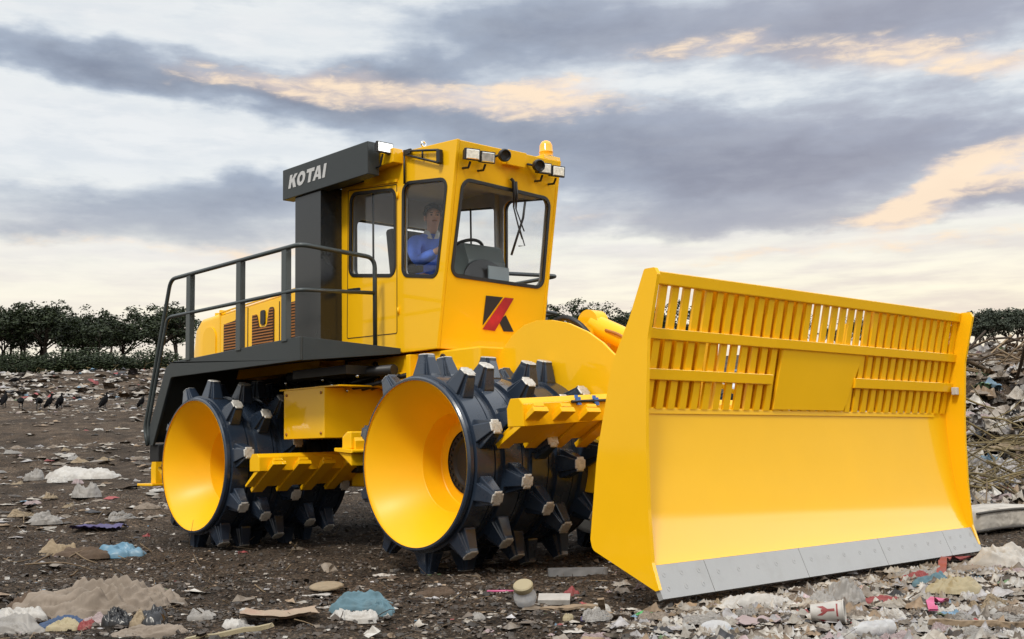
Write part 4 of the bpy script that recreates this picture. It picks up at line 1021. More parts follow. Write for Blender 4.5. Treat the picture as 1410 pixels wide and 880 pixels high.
# foreground, from the beige tarpaulin to the mattress
bag('crumpled_tarpaulin', 'large crumpled beige tarpaulin heaped on the dark dirt in front of the black bags', 'tarpaulin', .33, -4.22, .88, .46, .29, SIDE, 'beige', 3, f=3.0, amp=.5, sub=6)
bag('cloth', 'brown end of cloth bunched up against the beige tarpaulin', 'cloth', .02, -4.52, .26, .2, .11, .4, 'brown', 8)
bag('bin_bag', 'torn glossy black bag lying against the beige tarpaulin, the lower crumpled one', 'bin bag', 1.05, -4.44, .17, .14, .115, .3, 'black', 5, f=4)
bag('bin_bag', 'black bag draped over a tan clod, nearer the compactor wheels', 'bin bag', 1.17, -4.31, .22, .17, .125, -.4, 'black', 11, f=2.2, amp=.25)
bag('sack', 'small greyish sack spilling out from under the black bag', 'sack', 1.17, -4.37, .13, .08, .07, .2, 'tan', 14)
bag('plastic_bag', 'bright blue plastic bag lying flat on a brown sack near the rear wheel', 'plastic bag', -3.45, -2.40, .48, .24, .15, SIDE-.2, 'blue', 21, f=1.7, amp=.25)
bag('sack', 'brown flattened sack under the blue plastic bag', 'sack', -3.62, -2.66, .50, .24, .10, SIDE-.1, 'brown', 22)
bag('sack', 'dusty tan lump of sacking next to the blue plastic bag', 'sack', -3.83, -2.80, .40, .26, .17, SIDE, 'tan', 23)
bag('plastic_sheet', 'big pale rag of plastic stretched out on the slope behind the compactor', 'plastic sheet', -12.4, 1.0, 1.15, .6, .24, SIDE, 'white', 31, f=3)
bag('plastic_bag', 'small upright pale bag beside the big pale rag on the slope', 'plastic bag', -13.2, .48, .34, .3, .24, .3, 'grey', 32)
bag('plastic_bag', 'round grey bag on the slope, alone in the bare dirt', 'plastic bag', -9.3, -.25, .38, .3, .24, .2, 'grey', 33)
thing1('rag', sheet_mesh(34, .55, .3, .07), MB_['purple'], 'violet and white rag spread on the dirt beyond the blue plastic bag', 'rag', -6.2, -1.4, SIDE)
bag('plastic_bag', 'faded grey bag beside the violet rag', 'plastic bag', -6.9, -1.75, .36, .25, .16, SIDE, 'grey', 35)
bag('towel', 'faded teal towel crumpled in the foreground dirt, draped over a white scrap', 'towel', 1.60, -3.30, .36, .17, .12, SIDE+.35, 'paleblue', 41, f=2.4, amp=.3)
bag('towel', 'rumpled end of teal cloth beside the larger teal towel', 'towel', 1.78, -3.28, .18, .13, .08, SIDE-.9, 'paleblue', 42)
bag('plastic_bag', 'white crumpled bag tucked under the teal towel', 'plastic bag', 1.78, -3.46, .25, .14, .07, SIDE, 'white', 43, f=3.5)
thing1('cardboard', sheet_mesh(44, .40, .22, .02, n=14, curl=.8, ragged=.25), MB_['card'], 'pinkish soggy cardboard lying flat beside the white crumpled bag', 'cardboard', 1.55, -3.78, SIDE+.15, dz=.012)
thing1('lid', MB().lathe([(.001, .012), (.10, .016), (.115, .008), (.11, 0)], (0, 0, 0), (0, 0, 1), 28), MB_['tan'], 'round tan lid lying in the dirt behind the teal towel', 'lid', .36, -2.70, .3, dz=.02, tilt=(.12, .05))
thing1('plastic_sheet', sheet_mesh(45, .22, .12, .02, n=12), MB_['white'], 'small flat white scrap beside the round tan lid', 'plastic sheet', .44, -2.85, SIDE)
bag('plastic_bag', 'clear whitish bag ballooning beside the broken yellow plank', 'plastic bag', 1.48, -4.02, .14, .13, .10, .2, 'white', 46, amp=.15)
bag('plastic_bag', 'crumpled whitish film behind the ballooning clear bag', 'plastic bag', 1.62, -4.02, .16, .10, .05, .6, 'grey', 47)
def plank(l, w, t, broken=.0):
    m = MB(); n = 6; vs = []
    for i in range(n+1):
        x = l*(i/n-.5); 
        for y, z in ((-w/2, 0), (w/2, 0), (w/2, t), (-w/2, t)): vs.append((x+(broken*math.sin(y*90+z*50) if i in (0, n) else 0), y, z+.004*math.sin(i*2.1)))
    fs = [(0, 3, 2, 1), (n*4, n*4+1, n*4+2, n*4+3)]+[(i*4+k, i*4+(k+1) % 4, i*4+4+(k+1) % 4, i*4+4+k) for i in range(n) for k in range(4)]
    m.add(vs, fs); return m
thing1('plank', plank(.42, .035, .02, .02), MB_['yellow'], 'yellowish broken plank poking out beside the clear ballooning bag', 'plank', 1.80, -4.22, SIDE+.5, dz=.02, tilt=(0, -.08))
thing1('plank', plank(.30, .10, .012, .02), MB_['wood'], 'grey weathered board lying near the jar', 'plank', 2.35, -2.42, SIDE+.45, dz=.015)
thing1('plank', plank(.13, .035, .012, .004), MB_['wood'], 'short pale stick of wood standing up beside the weathered board', 'plank', 2.60, -2.44, SIDE+1.4, dz=.05, tilt=(0, .7))
thing1('kerb_slab', MB().prism(round_poly([(-.22, -.045), (.22, -.045), (.22, .045), (-.22, .045)], .04, 6), lambda u, v, w: (u, v, w), .055), MB_['slate'], 'smooth dark grey slab with rounded ends lying under the blade', 'slab', .95, -.92, SIDE, dz=.01)
j = MB().lathe([(.001, 0), (.055, .004), (.066, .03), (.066, .06), (.05, .09), (.05, .10)], (0, 0, 0), (0, 0, 1), 28); jar = thing1('jar', j, MB_['clear'], 'round clear jar with a yellowed lid, beside a flattened white box', 'jar', 2.02, -2.45, .2, tilt=(.5, .2), dz=.03, auto=40)
j2 = MB().lathe([(.054, .098), (.057, .104), (.057, .128), (.05, .134), (.001, .134)], (0, 0, 0), (0, 0, 1), 28).build('lid', MB_['yellow'], jar, auto=40)
thing1('box', MB().prism([(-.09, -.05), (.10, -.06), (.11, .05), (-.08, .06)], lambda u, v, w: (u, v, w), .03), MB_['white'], 'flattened white box beside the clear jar', 'box', 1.90, -2.12, SIDE, dz=.01, tilt=(.25, 0))
bag('pouch', 'dull red pouch beside the flattened white box', 'pouch', 1.66, -1.72, .12, .08, .07, SIDE, 'red', 51, amp=.15)
bag('film', 'violet scrap of film at the foot of the short wooden stick', 'plastic film', 2.74, -2.66, .11, .07, .04, .3, 'purple', 52, f=4)
bag('film', 'bright green scrap of film in front of the blade corner', 'plastic film', 2.72, -2.22, .10, .07, .035, .8, 'green', 53, f=4)
bag('film', 'yellow wad of film beside the violet scrap', 'plastic film', 2.62, -2.72, .06, .05, .03, .8, 'yellow', 54, f=4)
thing1('cap', MB().lathe([(.001, .03), (.017, .03), (.019, .025), (.019, 0)], (0, 0, 0), (0, 0, 1), 20), MB_['white'], 'little white bottle cap lying on its side near the green scrap', 'cap', 3.10, -2.50, .3, dz=.015, tilt=(1.2, .4), auto=40)
thing1('pen', MB().tube([(-.09, 0, 0), (.03, 0, 0), (.085, 0, 0)], [.007, .008, .005], 8), MB_['pink'], 'thin pink stick lying on the dirt between the front wheel and the jar', 'stick', 1.25, -1.95, SIDE-.05, dz=.02)
bag('rag', 'dark rotten rag curled on the dirt in front of the front wheel', 'rag', 1.10, -2.35, .26, .12, .07, SIDE+.2, 'brown', 57, f=3.5)
bag('pouch', 'tan bag of grit, far from other rubbish between teal towel and jar', 'pouch', 2.22, -3.0, .1, .06, .04, SIDE, 'grey', 58)
# the paper cup and the bottle
c = MB(); c.lathe([(.001, .004), (.036, .004), (.036, 0), (.040, 0), (.0555, .15), (.060, .152), (.060, .158), (.0535, .158), (.038, .012), (.001, .012)], (0, 0, 0), (0, 0, 1), 40)
cup = thing1('paper_cup', c, MB_['white'], 'dented white paper cup with a faded red print, lying on its side', 'paper cup', 3.78, -2.12, SIDE, dz=.062, auto=40)
cup.rotation_euler = (Matrix.Rotation(SIDE-.35, 3, 'Z') @ Matrix.Rotation(math.radians(86), 3, 'Y')).to_euler(); cup.location.x -= .07*math.cos(SIDE-.35); cup.location.y -= .07*math.sin(SIDE-.35)
c = MB()
def cupstrip(a0, a1, h0, h1):
    n = 5; vs = []; fs = []
    for i in range(n+1):
        a = a0+(a1-a0)*i/n
        for h in (h0 if isinstance(h0, (int, float)) else h0[0]+(h0[1]-h0[0])*i/n, h1 if isinstance(h1, (int, float)) else h1[0]+(h1[1]-h1[0])*i/n):
            r = .040+(.0555-.040)*h/.15+.0008; vs.append((r*math.cos(a), r*math.sin(a), h))
    for i in range(n): fs.append((2*i, 2*i+2, 2*i+3, 2*i+1))
    c.add(vs, fs, 0, True)
for a in (2.2, 3.9, 5.4):
    cupstrip(a, a+.5, (.03, .07), (.06, .09)); cupstrip(a+.5, a+1.0, (.07, .03), (.09, .055)); cupstrip(a+.36, a+.62, .05, .115); cupstrip(a-.1, a+1.1, .122, .130)
c.build('print', MB_['red'], cup, fix=False)
b = MB(); b.lathe([(.001, 0), (.03, .002), (.037, .012), (.037, .05), (.034, .056), (.037, .062), (.037, .11), (.034, .116), (.037, .122), (.037, .17), (.03, .20), (.016, .225), (.014, .25), (.001, .25)], (0, 0, 0), (0, 0, 1), 32)
bt = thing1('bottle', b, MB_['clear'], 'crushed clear plastic bottle lying in front of the paper cup', 'bottle', 4.18, -2.22, 0, dz=.045, auto=30)
bt.rotation_euler = (Matrix.Rotation(SIDE+.55, 3, 'Z') @ Matrix.Rotation(math.radians(-88), 3, 'Y')).to_euler()
# along the front of the blade
def strip(pts, w, name, m, label, cat):
    P = smooth_path([(x, y, gz(x, y)+z) for x, y, z in pts], 6); x0, y0, z0 = P[0]
    mb = MB(); vs = []; 
    for i, p in enumerate(P):
        t = (P[min(i+1, len(P)-1)]-P[max(i-1, 0)]).normalized(); s_ = t.cross(Vector((0, 0, 1))).normalized()*w
        for k in (-1, 1): vs.append(tuple(p-P[0]+s_*k+Vector((0, 0, .012*math.sin(i*1.3)*k))))
    n = len(vs); vs += [(a, b_, c_-.008) for a, b_, c_ in vs]
    fs = [(2*i, 2*i+2, 2*i+3, 2*i+1) for i in range(len(P)-1)]+[(n+2*i, n+2*i+1, n+2*i+3, n+2*i+2) for i in range(len(P)-1)]
    mb.add(vs, fs, 0, True); o = mb.build(name, MB_[m], fix=False); o.location = (x0, y0, z0); return tag(o, label, cat)
strip([(3.25, .02, .02), (3.05, .45, .05), (2.78, 1.0, .06), (2.62, 1.5, .04), (2.75, 1.85, .03)], .028, 'plastic_strip', 'red', 'long faded red strip snaking through the rubbish in front of the blade', 'strip')
strip([(3.9, -1.3, .03), (3.75, -1.05, .05), (3.72, -.82, .03)], .022, 'plastic_strip', 'pink', 'short curved pink strip lying beside the paper cup', 'strip')
bag('plastic_bag', 'stiff pale bag standing upright behind the paper cup', 'plastic bag', 3.30, -1.22, .24, .16, .125, SIDE, 'grey', 61, f=3, amp=.5)
bag('plastic_sheet', 'wide spread of pale torn film in front of the nearer end of the cutting edge', 'plastic sheet', 2.98, -1.62, .52, .20, .09, SIDE+.25, 'white', 62, f=4)
bag('plastic_bag', 'bluish grey bag between the pale torn film and the upright pale bag', 'plastic bag', 3.30, -1.42, .20, .12, .08, SIDE, 'grey', 63)
bag('rag', 'scrunched bright red rag in front of the middle of the cutting edge', 'rag', 3.07, .10, .22, .12, .08, SIDE, 'red', 64, f=4)
bag('rag', 'flat dark red rag beside the paper cup rim', 'rag', 3.42, -1.02, .22, .09, .05, SIDE, 'red', 65)
bag('plastic_bag', 'yellowish wrinkled bag in the litter beyond the paper cup', 'plastic bag', 3.60, -.45, .48, .26, .13, SIDE+.4, 'yellow', 66, f=3)
bag('plastic_bag', 'greenish grey film pressed against the underside of the cutting edge', 'plastic bag', 3.02, .30, .34, .16, .07, SIDE, 'grey', 67)
bag('plastic_sheet', 'large pale torn sheet rearing up in front of the far end of the cutting edge', 'plastic sheet', 3.10, 1.28, .46, .22, .15, SIDE-.4, 'white', 68, f=2.4, amp=.4)
bag('plastic_bag', 'pale flattened bag in the litter below the red strip', 'plastic bag', 3.05, .80, .34, .18, .07, SIDE, 'beige', 69)
thing1('wrapper', sheet_mesh(70, .20, .13, .05, n=12), MB_['pale'], 'pale pink printed wrapper in front of the torn film', 'wrapper', 3.52, -2.30, SIDE)
thing1('lid', MB().lathe([(.001, .01), (.055, .012), (.07, .02), (.075, .015), (.07, 0)], (0, 0, 0), (0, 0, 1), 28), MB_['clear'], 'clear round plastic lid lying in the litter between wrapper and white cap', 'lid', 3.42, -2.52, .2, dz=.02, tilt=(.3, .1), auto=40)
bag('plastic_bag', 'greenish pale bag between the red rag and the yellowish bag', 'plastic bag', 3.35, -.25, .26, .14, .09, SIDE, 'paleblue', 71, f=3.4)
thing1('plank', plank(.42, .03, .025, .01), MB_['wood'], 'brown stick of wood lying near the bottle at the foot of the litter', 'plank', 4.35, -1.75, SIDE-.35, dz=.03)
rb = random.Random(33); pm_ = []
for k in range(6): pm_.append(bag_mesh(200+k, 1, 1, .8, f=2.6+.3*k, amp=.5, sub=5).build('plastic_bag', MB_[('white', 'grey', 'beige', 'white', 'pale', 'tan')[k]], fix=False))
pm_data = [o.data for o in pm_]
for o in pm_: bpy.data.objects.remove(o)
def more_bags(cnt, d0, d1, s0, s1, z0, z1, label, grp, ok):
    c_ = 0
    while c_ < cnt:
        d = d0*(d1/d0)**rb.random(); x, y = at(d, rb.uniform(s0, s1)*d)
        if not ok(x, y): continue
        o = bpy.data.objects.new('plastic_bag', rb.choice(pm_data)); COL.objects.link(o); s_ = rb.uniform(z0, z1); o.location = (x, y, gz(x, y)); o.rotation_euler = (0, 0, rb.uniform(0, 6.28)); o.scale = (s_, s_*rb.uniform(.45, .8), s_*rb.uniform(.2, .4)); tag(o, label, 'plastic bag', grp); c_ += 1
more_bags(88, 4.9, 8.6, .06, .44, .06, .22, 'small crumpled pale bag in the dense litter in front of the blade', 'crumpled bags in front of the blade', lambda x, y: not (x < 2.75 and abs(y) < 2.1))
more_bags(110, 12.2, 23, .36, .46, .18, .62, 'crumpled pale plastic bag on the rubbish mound past the blade', 'bags on the rubbish mound', lambda x, y: True)
more_bags(60, 14, 60, -.46, -.28, .14, .42, 'pale bag lying on the dirt slope behind the compactor', 'bags on the dirt slope', lambda x, y: True)
# mattress by the end of the blade
mt = MB(); L1, W1, T1 = 1.15, .60, .20; n = 24; vs = []; fs = []; sec = round_poly([(-W1/2, 0), (W1/2, 0), (W1/2, T1), (-W1/2, T1)], [.05, .05, .04, .04], 4); q = len(sec)
for i in range(n+1):
    t = i/n; x = (t-.5)*L1; zc = .035*math.sin(PI*t)**1.0; yb = .10*math.sin(PI*t*1.2)
    e = 1 if 0 < i < n else .92
    for a, b_ in sec: vs.append((x, a*e+yb, b_*e+zc+.012*NZ(Vector((x*5, a*5, b_*9)))))
for i in range(n):
    for k in range(q): fs.append((i*q+k, i*q+(k+1) % q, (i+1)*q+(k+1) % q, (i+1)*q+k))
fs += [tuple(range(q))[::-1], tuple(n*q+k for k in range(q))]
mt.add(vs, fs, 0, True); mo = thing1('mattress', mt, MB_['foam'], 'bent dirty white mattress lying in the dirt past the far end of the blade', 'mattress', 1.98, 4.05, SIDE+.10, dz=-.01)
for zz in (.02, .18):
    pp = MB()
    for s_ in (-1,): pp.tube([((i/n-.5)*L1, s_*W1/2+.10*math.sin(PI*i/n*1.2)+s_*.004, zz+.035*math.sin(PI*i/n)) for i in range(n+1)], .013, 6)
    pp.build('piping', MB_['rubber'], mo)
# heap at the beige end of the foreground
fgl = [('white', 'pale pinkish rag in the heap below the beige tarpaulin', .30, -4.66, .26, .16, .08), ('dblue', 'dark blue striped rag in the heap below the beige tarpaulin', .62, -4.55, .24, .10, .06), ('yellow', 'yellow stained cloth under the dark blue rag', .80, -4.62, .20, .13, .05),
       ('pale', 'pale pink towel in the heap beside the torn black bag', .86, -4.46, .20, .10, .07), ('beige', 'wide beige sack at the bottom of the heap, below the black bags', 1.42, -4.45, .40, .18, .08), ('grey', 'dull grey cloth folded at the very edge of the heap', .55, -4.80, .38, .18, .10),
       ('white', 'crumpled dirty white shirt lowest in the heap of rags', .25, -4.88, .34, .22, .09), ('red', 'scrap of red cloth between the pink towel and the dark blue rag', .92, -4.55, .11, .06, .05), ('grey', 'pale bag behind the ballooning clear bag, towards the rear wheel', 1.16, -4.02, .2, .12, .06)]
for k, (m_, lab, x, y, a, b_, h) in enumerate(fgl): bag('rag', lab, 'rag', x, y, a, b_, h, SIDE+.3*math.sin(k*2.2), m_, 80+k, f=3.4, amp=.38)

# ------------------------------------------------------------------ the litter nobody could count
rg = np.random.default_rng(7)
PAL = np.array([(.46, .44, .41), (.36, .33, .29), (.27, .235, .20), (.20, .165, .13), (.12, .095, .075), (.07, .055, .042), (.38, .37, .38), (.28, .20, .13), (.035, .035, .04), (.30, .06, .06), (.14, .24, .34), (.42, .33, .34), (.12, .20, .10)])
def palette(n, w):
    w = np.array(w, float); w /= w.sum(); k = rg.choice(len(PAL), n, p=w); return np.clip(PAL[k]*rg.uniform(.7, 1.2, (n, 1)), .01, .75)
def protos_grid(n, count, amp):
    out = []
    for _ in range(count):
        u, v = np.meshgrid(np.linspace(-.5, .5, n+1), np.linspace(-.5, .5, n+1), indexing='ij')
        z = amp*(rg.normal(0, 1, u.shape)*.5+np.abs(rg.normal(0, .6, u.shape)))*np.clip(1.25-2*np.hypot(u, v), .1, 1)
        p = np.stack([u+rg.normal(0, .22/n, u.shape), v+rg.normal(0, .22/n, u.shape), z], -1).reshape(-1, 3)
        i, j = np.meshgrid(np.arange(n), np.arange(n), indexing='ij'); a = i*(n+1)+j
        f = np.stack([a, a+n+1, a+n+2, a+1], -1).reshape(-1, 4); out.append((p, f))
    return out
def scatter(name, label, cat, X, Yv, size, aspect, tilt, colr, protos_, lift=.3, flat=True, embed=0., mat_=None, kind='stuff'):
    n = len(X); Z = ground_z(X, Yv); V = []; F = []; Cc = []; o = 0
    for k in range(n):
        p, f = protos_[rg.integers(len(protos_))]
        s_ = np.array([size[k], size[k]*aspect[k], size[k]*lift*rg.uniform(.5, 1.2)]); q = p*s_
        a = rg.uniform(0, 2*PI); ta = rg.normal(0, tilt); ca, sa = math.cos(a), math.sin(a); ct, st_ = math.cos(ta), math.sin(ta)
        q = np.stack([q[:, 0], q[:, 1]*ct-q[:, 2]*st_, q[:, 1]*st_+q[:, 2]*ct], -1)
        q = np.stack([q[:, 0]*ca-q[:, 1]*sa, q[:, 0]*sa+q[:, 1]*ca, q[:, 2]], -1)
        q += (X[k], Yv[k], Z[k]+.004+abs(st_)*size[k]*aspect[k]*.35-embed*size[k]); V.append(q); F.append(f+o); o += len(p); Cc.append(np.repeat(colr[k][None], len(p), 0))
    V = np.concatenate(V); F = np.concatenate(F); Cc = np.concatenate(Cc)
    me = bpy.data.meshes.new(name); me.from_pydata(V.tolist(), [], F.tolist()); me.materials.append(mat_ or M['litter'])
    at_ = me.attributes.new('Col', 'FLOAT_COLOR', 'POINT'); at_.data.foreach_set('color', np.concatenate([Cc, np.ones((len(Cc), 1))], 1).astype(np.float32).ravel())
    if not flat: me.polygons.foreach_set('use_smooth', [True]*len(me.polygons))
    me.update(); ob = bpy.data.objects.new(name, me); COL.objects.link(ob); tag(ob, label, cat, kind=kind); return ob
def place(n, d0, d1, s0, s1, bias=1.):
    """bearings s = r/d, depths with more of them near"""
    t = rg.random(n)**bias; d = d0*(d1/d0)**t; s_ = rg.uniform(s0, s1, n); r = s_*d
    return CAM[0]+FX*d+RX*r, CAM[1]+FY*d+RY*r, d, r
def clumps(x, y, f, seed, thr):
    return fbm(x*f, y*f, seed, 3) > thr
G3 = protos_grid(2, 10, .45); G6 = protos_grid(6, 14, .5); G4 = protos_grid(3, 12, .5)
flake = [(np.array([(-.5, -.35, 0), (.5, -.4, .05), (.55, .35, .0), (-.45, .4, .12)]), np.array([(0, 1, 2, 3)])), (np.array([(-.5, -.2, .1), (.5, -.3, .0), (.3, .5, .15), (-.4, .3, .0)]), np.array([(0, 1, 2, 3)]))]
cl = []
for _ in range(6):
    p = np.array([(1, 0, 0), (0, 1, 0), (-1, 0, 0), (0, -1, 0), (0, 0, 1), (.6, .6, .5), (-.6, .5, .5), (-.5, -.6, .6), (.6, -.5, .4)], float)*.5*rg.uniform(.7, 1.25, (9, 1))
    cl.append((p, np.array([(0, 5, 4, 8), (1, 6, 4, 5), (2, 7, 4, 6), (3, 8, 4, 7)])))
    cl[-1] = (p, np.array([(0, 1, 5, 5), (1, 2, 6, 6)])) if False else cl[-1]
# chips
x, y, d, r = place(60000, 3.6, 17, -.60, .66); keep = clumps(x, y, .9, 71, -.12) | (rg.random(len(x)) < .45); x, y, d = x[keep], y[keep], d[keep]; n = len(x)
scatter('litter_chips', 'small chips and shreds of litter strewn over the dark dirt', 'litter', x, y, .010+.028*rg.random(n)**2.2, rg.uniform(.25, 1, n), .5, palette(n, (2.0, 2.4, 3, 4, 6, 6, 1.4, 3, 2, .15, .2, .15, .1)), flake, .5)
# clods
x, y, d, r = place(20000, 3.6, 14, -.62, .66); n = len(x)
scatter('dirt_clods', 'dark clods of dirt lying loose on the ground', 'dirt', x, y, .014+.055*rg.random(n)**3, rg.uniform(.6, 1, n), .3, np.array([(.045, .034, .026)])*rg.uniform(.5, 1.7, (n, 1)), cl, .8, embed=.12)
# crumpled scraps
x, y, d, r = place(900, 4.2, 16, -.60, .30); keep = clumps(x, y, .7, 75, -.02); x, y = x[keep], y[keep]; n = len(x)
scatter('litter_scraps', 'crumpled scraps of paper and film strewn over the dirt beside the compactor', 'litter', x, y, .03+.13*rg.random(n)**2.4, rg.uniform(.4, 1, n), .25, palette(n, (4, 5, 5, 4, 3, 1, 3, 3, 1, .5, .5, .5, .2)), G4, .55)
# dense litter in front of the blade
x, y, d, r = place(8500, 4.6, 9.2, .02, .62); w = (r/d > .06+.10*rg.random(len(x))) & ~((x > 1.9) & (x < 2.66) & (np.abs(y) < 2.0)); w &= (d < 8.2) | (r/d > .30); x, y, d = x[w], y[w], d[w]; n = len(x)
scatter('dense_litter', 'dense mat of crumpled plastic and paper along the front of the blade', 'litter', x, y, .022+.12*rg.random(n)**2.3, rg.uniform(.16, .8, n), .12, palette(n, (9, 9, 6, 4, 2.5, 1.5, 7, 2.5, .8, .5, .4, .6, .3)), G6, .55, flat=False)
# the slope behind
x, y, d, r = place(14000, 12, 70, -.58, .20, .8); keep = clumps(x, y, .16, 81, -.05) | (rg.random(len(x)) < .35); keep &= ~((np.abs(x+1.3) < 5.) & (np.abs(y) < 2.4)); x, y, d = x[keep], y[keep], d[keep]; n = len(x)
scatter('slope_litter', 'pale litter spread over the dirt slope behind the compactor', 'litter', x, y, (.018+.17*rg.random(n)**3.0)*(.7+d/32), rg.uniform(.3, 1, n), .15, palette(n, (4, 6, 6, 6, 5, 4, 3.5, 4, 1, .2, .2, .25, .2)), G4, .45)
x, y, d, r = place(5200, 64, 99, -.52, .12, 1.); n = len(x)
scatter('rubbish_bank', 'pale bank of dumped rubbish below the dark treeline', 'rubbish', x, y, .18+.75*rg.random(n)**2.4, rg.uniform(.4, 1, n), .3, palette(n, (8, 7, 5, 4, 4, 3, 6, 3, 2, .6, .7, .5, .3)), G4, .6)
# mound
x, y, d, r = place(9000, 11.6, 31, .27, .66, .8); w = ((r > 4.3) | (d > 15)); x, y, d = x[w], y[w], d[w]; n = len(x)
scatter('rubbish_mound', 'mound of dumped plastic bags and rags behind the far end of the blade', 'rubbish', x, y, .04+.36*rg.random(n)**2.4, rg.uniform(.4, 1, n), .5, np.where((fbm(x*.45, y*.45, 91, 3) > .04)[:, None], palette(n, (1, 2, 4, 5, 6, 5, 1, 6, 3, .3, .2, .3, .3)), palette(n, (9, 8, 5, 3, 2, 2, 8, 2.5, 1.5, .5, .7, .6, .8))), G6, .85)
# branches
def sticks(name, label, zones, m):
    mb = MB(); rs_ = random.Random(12)
    for (cnt, d0, d1, s0, s1, l0, l1, rad, up_) in zones:
        for _ in range(cnt):
            d = rs_.uniform(d0, d1); s_ = rs_.uniform(s0, s1); x_, y_ = at(d, s_*d); l = rs_.uniform(l0, l1); a = rs_.gauss(math.atan2(RY, RX), 1.2); b_ = rs_.gauss(.05, .40)
            z = gz(x_, y_)+rs_.random()*up_; dv = Vector((math.cos(a)*math.cos(b_), math.sin(a)*math.cos(b_), math.sin(b_)))*l/2; c_ = Vector((x_, y_, z)); sag = Vector((rs_.gauss(0, .06), rs_.gauss(0, .06), rs_.gauss(0, .08)))*l
            R_ = rad*rs_.uniform(.25, 1.0)**1.5*1.5; mb.tube(smooth_path([c_-dv, c_+sag, c_+dv], 3), [R_, R_*.95, R_*.85, R_*.8, R_*.7, R_*.6, R_*.5], 5)
    o = mb.build(name, m, fix=False); return tag(o, label, 'branches', kind='stuff')
sticks('brushwood', 'tangle of broken branches and dry palm ribs on the rubbish mound', [(190, 19.5, 23.0, .28, .60, .8, 2.4, .030, .30), (60, 12, 14, .34, .6, .3, .9, .012, .1)], M['stick'])
sticks('straw_tangle', 'straw coloured tangle of dry palm ribs halfway up the rubbish mound', [(420, 14.0, 16.8, .30, .60, .4, 1.7, .014, .32)], M['dry'])
sticks('twigs', 'thin twigs and straws scattered over the foreground dirt', [(420, 4.4, 9, -.5, .6, .05, .22, .003, .02), (120, 9, 15, -.5, .0, .15, .6, .007, .03)], M['stick'])
sticks('dry_stalks', 'pale dry stalks and grass in front of the green bushes', [(160, 96, 100, -.45, -.1, .6, 1.5, .03, .5)], M['dry'])
# ================================================================== camera, sky, sun
cd = bpy.data.cameras.new('camera'); cam = bpy.data.objects.new('camera', cd); COL.objects.link(cam); S.camera = cam
cd.sensor_width = 36; cd.lens = 1611.29/1410*36; cd.clip_end = 5000; cd.clip_start = .05
D0 = Vector((FX, FY, 0)); U0 = Vector((0, 0, 1)); R0 = Vector((RX, RY, 0))
Dv = D0*math.cos(PIT)+U0*math.sin(PIT); Uv = U0*math.cos(PIT)-D0*math.sin(PIT)
Rr = R0*math.cos(ROLL)-Uv*math.sin(ROLL); Ur = Uv*math.cos(ROLL)+R0*math.sin(ROLL)
mw = Matrix.Identity(4)
for i in range(3): mw[i][0] = Rr[i]; mw[i][1] = Ur[i]; mw[i][2] = -Dv[i]; mw[i][3] = CAM[i]
cam.matrix_world = mw
SUN_EL, SUN_AZ = 50., -62.      # degrees; azimuth measured from +X
sd = bpy.data.lights.new('sun', 'SUN'); sd.energy = 2.2; sd.angle = math.radians(10); sd.color = (1, .94, .83)
so = bpy.data.objects.new('sun', sd); COL.objects.link(so)
sv = Vector((math.cos(math.radians(SUN_EL))*math.cos(math.radians(SUN_AZ)), math.cos(math.radians(SUN_EL))*math.sin(math.radians(SUN_AZ)), math.sin(math.radians(SUN_EL))))
so.rotation_euler = sv.to_track_quat('Z', 'Y').to_euler()
W = bpy.data.worlds.new('World'); S.world = W; W.use_nodes = True
nt = W.node_tree; L = nt.links; bg = nt.nodes['Background']
N = nt.nodes.new
tc = N('ShaderNodeTexCoord')
def dotn(v):
    n = N('ShaderNodeVectorMath'); n.operation = 'DOT_PRODUCT'; L.new(tc.outputs['Generated'], n.inputs[0]); n.inputs[1].default_value = v; return n.outputs['Value']
def mth(op, a, b=None, c=None, clamp=False):
    n = N('ShaderNodeMath'); n.operation = op; n.use_clamp = clamp
    for i, q in enumerate((a, b, c)):
        if q is None: continue
        if isinstance(q, (int, float)): n.inputs[i].default_value = q
        else: L.new(q, n.inputs[i])
    return n.outputs[0]
fwd = dotn((FX, FY, 0)); rgt = dotn((RX, RY, 0)); upz = dotn((0, 0, 1))
az = mth('MULTIPLY', mth('ARCTAN2', rgt, fwd), 180/PI)      # compass bearing, degrees from the up-slope direction
el = mth('MULTIPLY', mth('ARCSINE', upz), 180/PI)            # elevation, degrees
cv = N('ShaderNodeCombineXYZ'); L.new(az, cv.inputs[0]); L.new(el, cv.inputs[1])
def skynoise(scale, sx, sy, det, rough, dist=0.):
    mp = N('ShaderNodeMapping'); mp.inputs['Scale'].default_value = (sx, sy, 1); L.new(cv.outputs[0], mp.inputs['Vector'])
    n = N('ShaderNodeTexNoise'); n.inputs['Scale'].default_value = scale; n.inputs['Detail'].default_value = det; n.inputs['Roughness'].default_value = rough; n.inputs['Distortion'].default_value = dist
    L.new(mp.outputs[0], n.inputs['Vector']); return n
wn = skynoise(.16, 1, 2.0, 5, .55)
def vadd(a, b, s):
    m = N('ShaderNodeVectorMath'); m.operation = 'SUBTRACT'; L.new(b, m.inputs[0]); m.inputs[1].default_value = (.5, .5, .5)
    k = N('ShaderNodeVectorMath'); k.operation = 'MULTIPLY'; L.new(m.outputs[0], k.inputs[0]); k.inputs[1].default_value = s
    t = N('ShaderNodeVectorMath'); t.operation = 'ADD'; L.new(a, t.inputs[0]); L.new(k.outputs[0], t.inputs[1]); return t.outputs[0]
warped = vadd(cv.outputs[0], wn.outputs['Color'], (6.5, 2.2, 0))
wn2 = skynoise(.5, 1, 2.6, 5, .5)
warped = vadd(warped, wn2.outputs['Color'], (2.2, .9, 0))
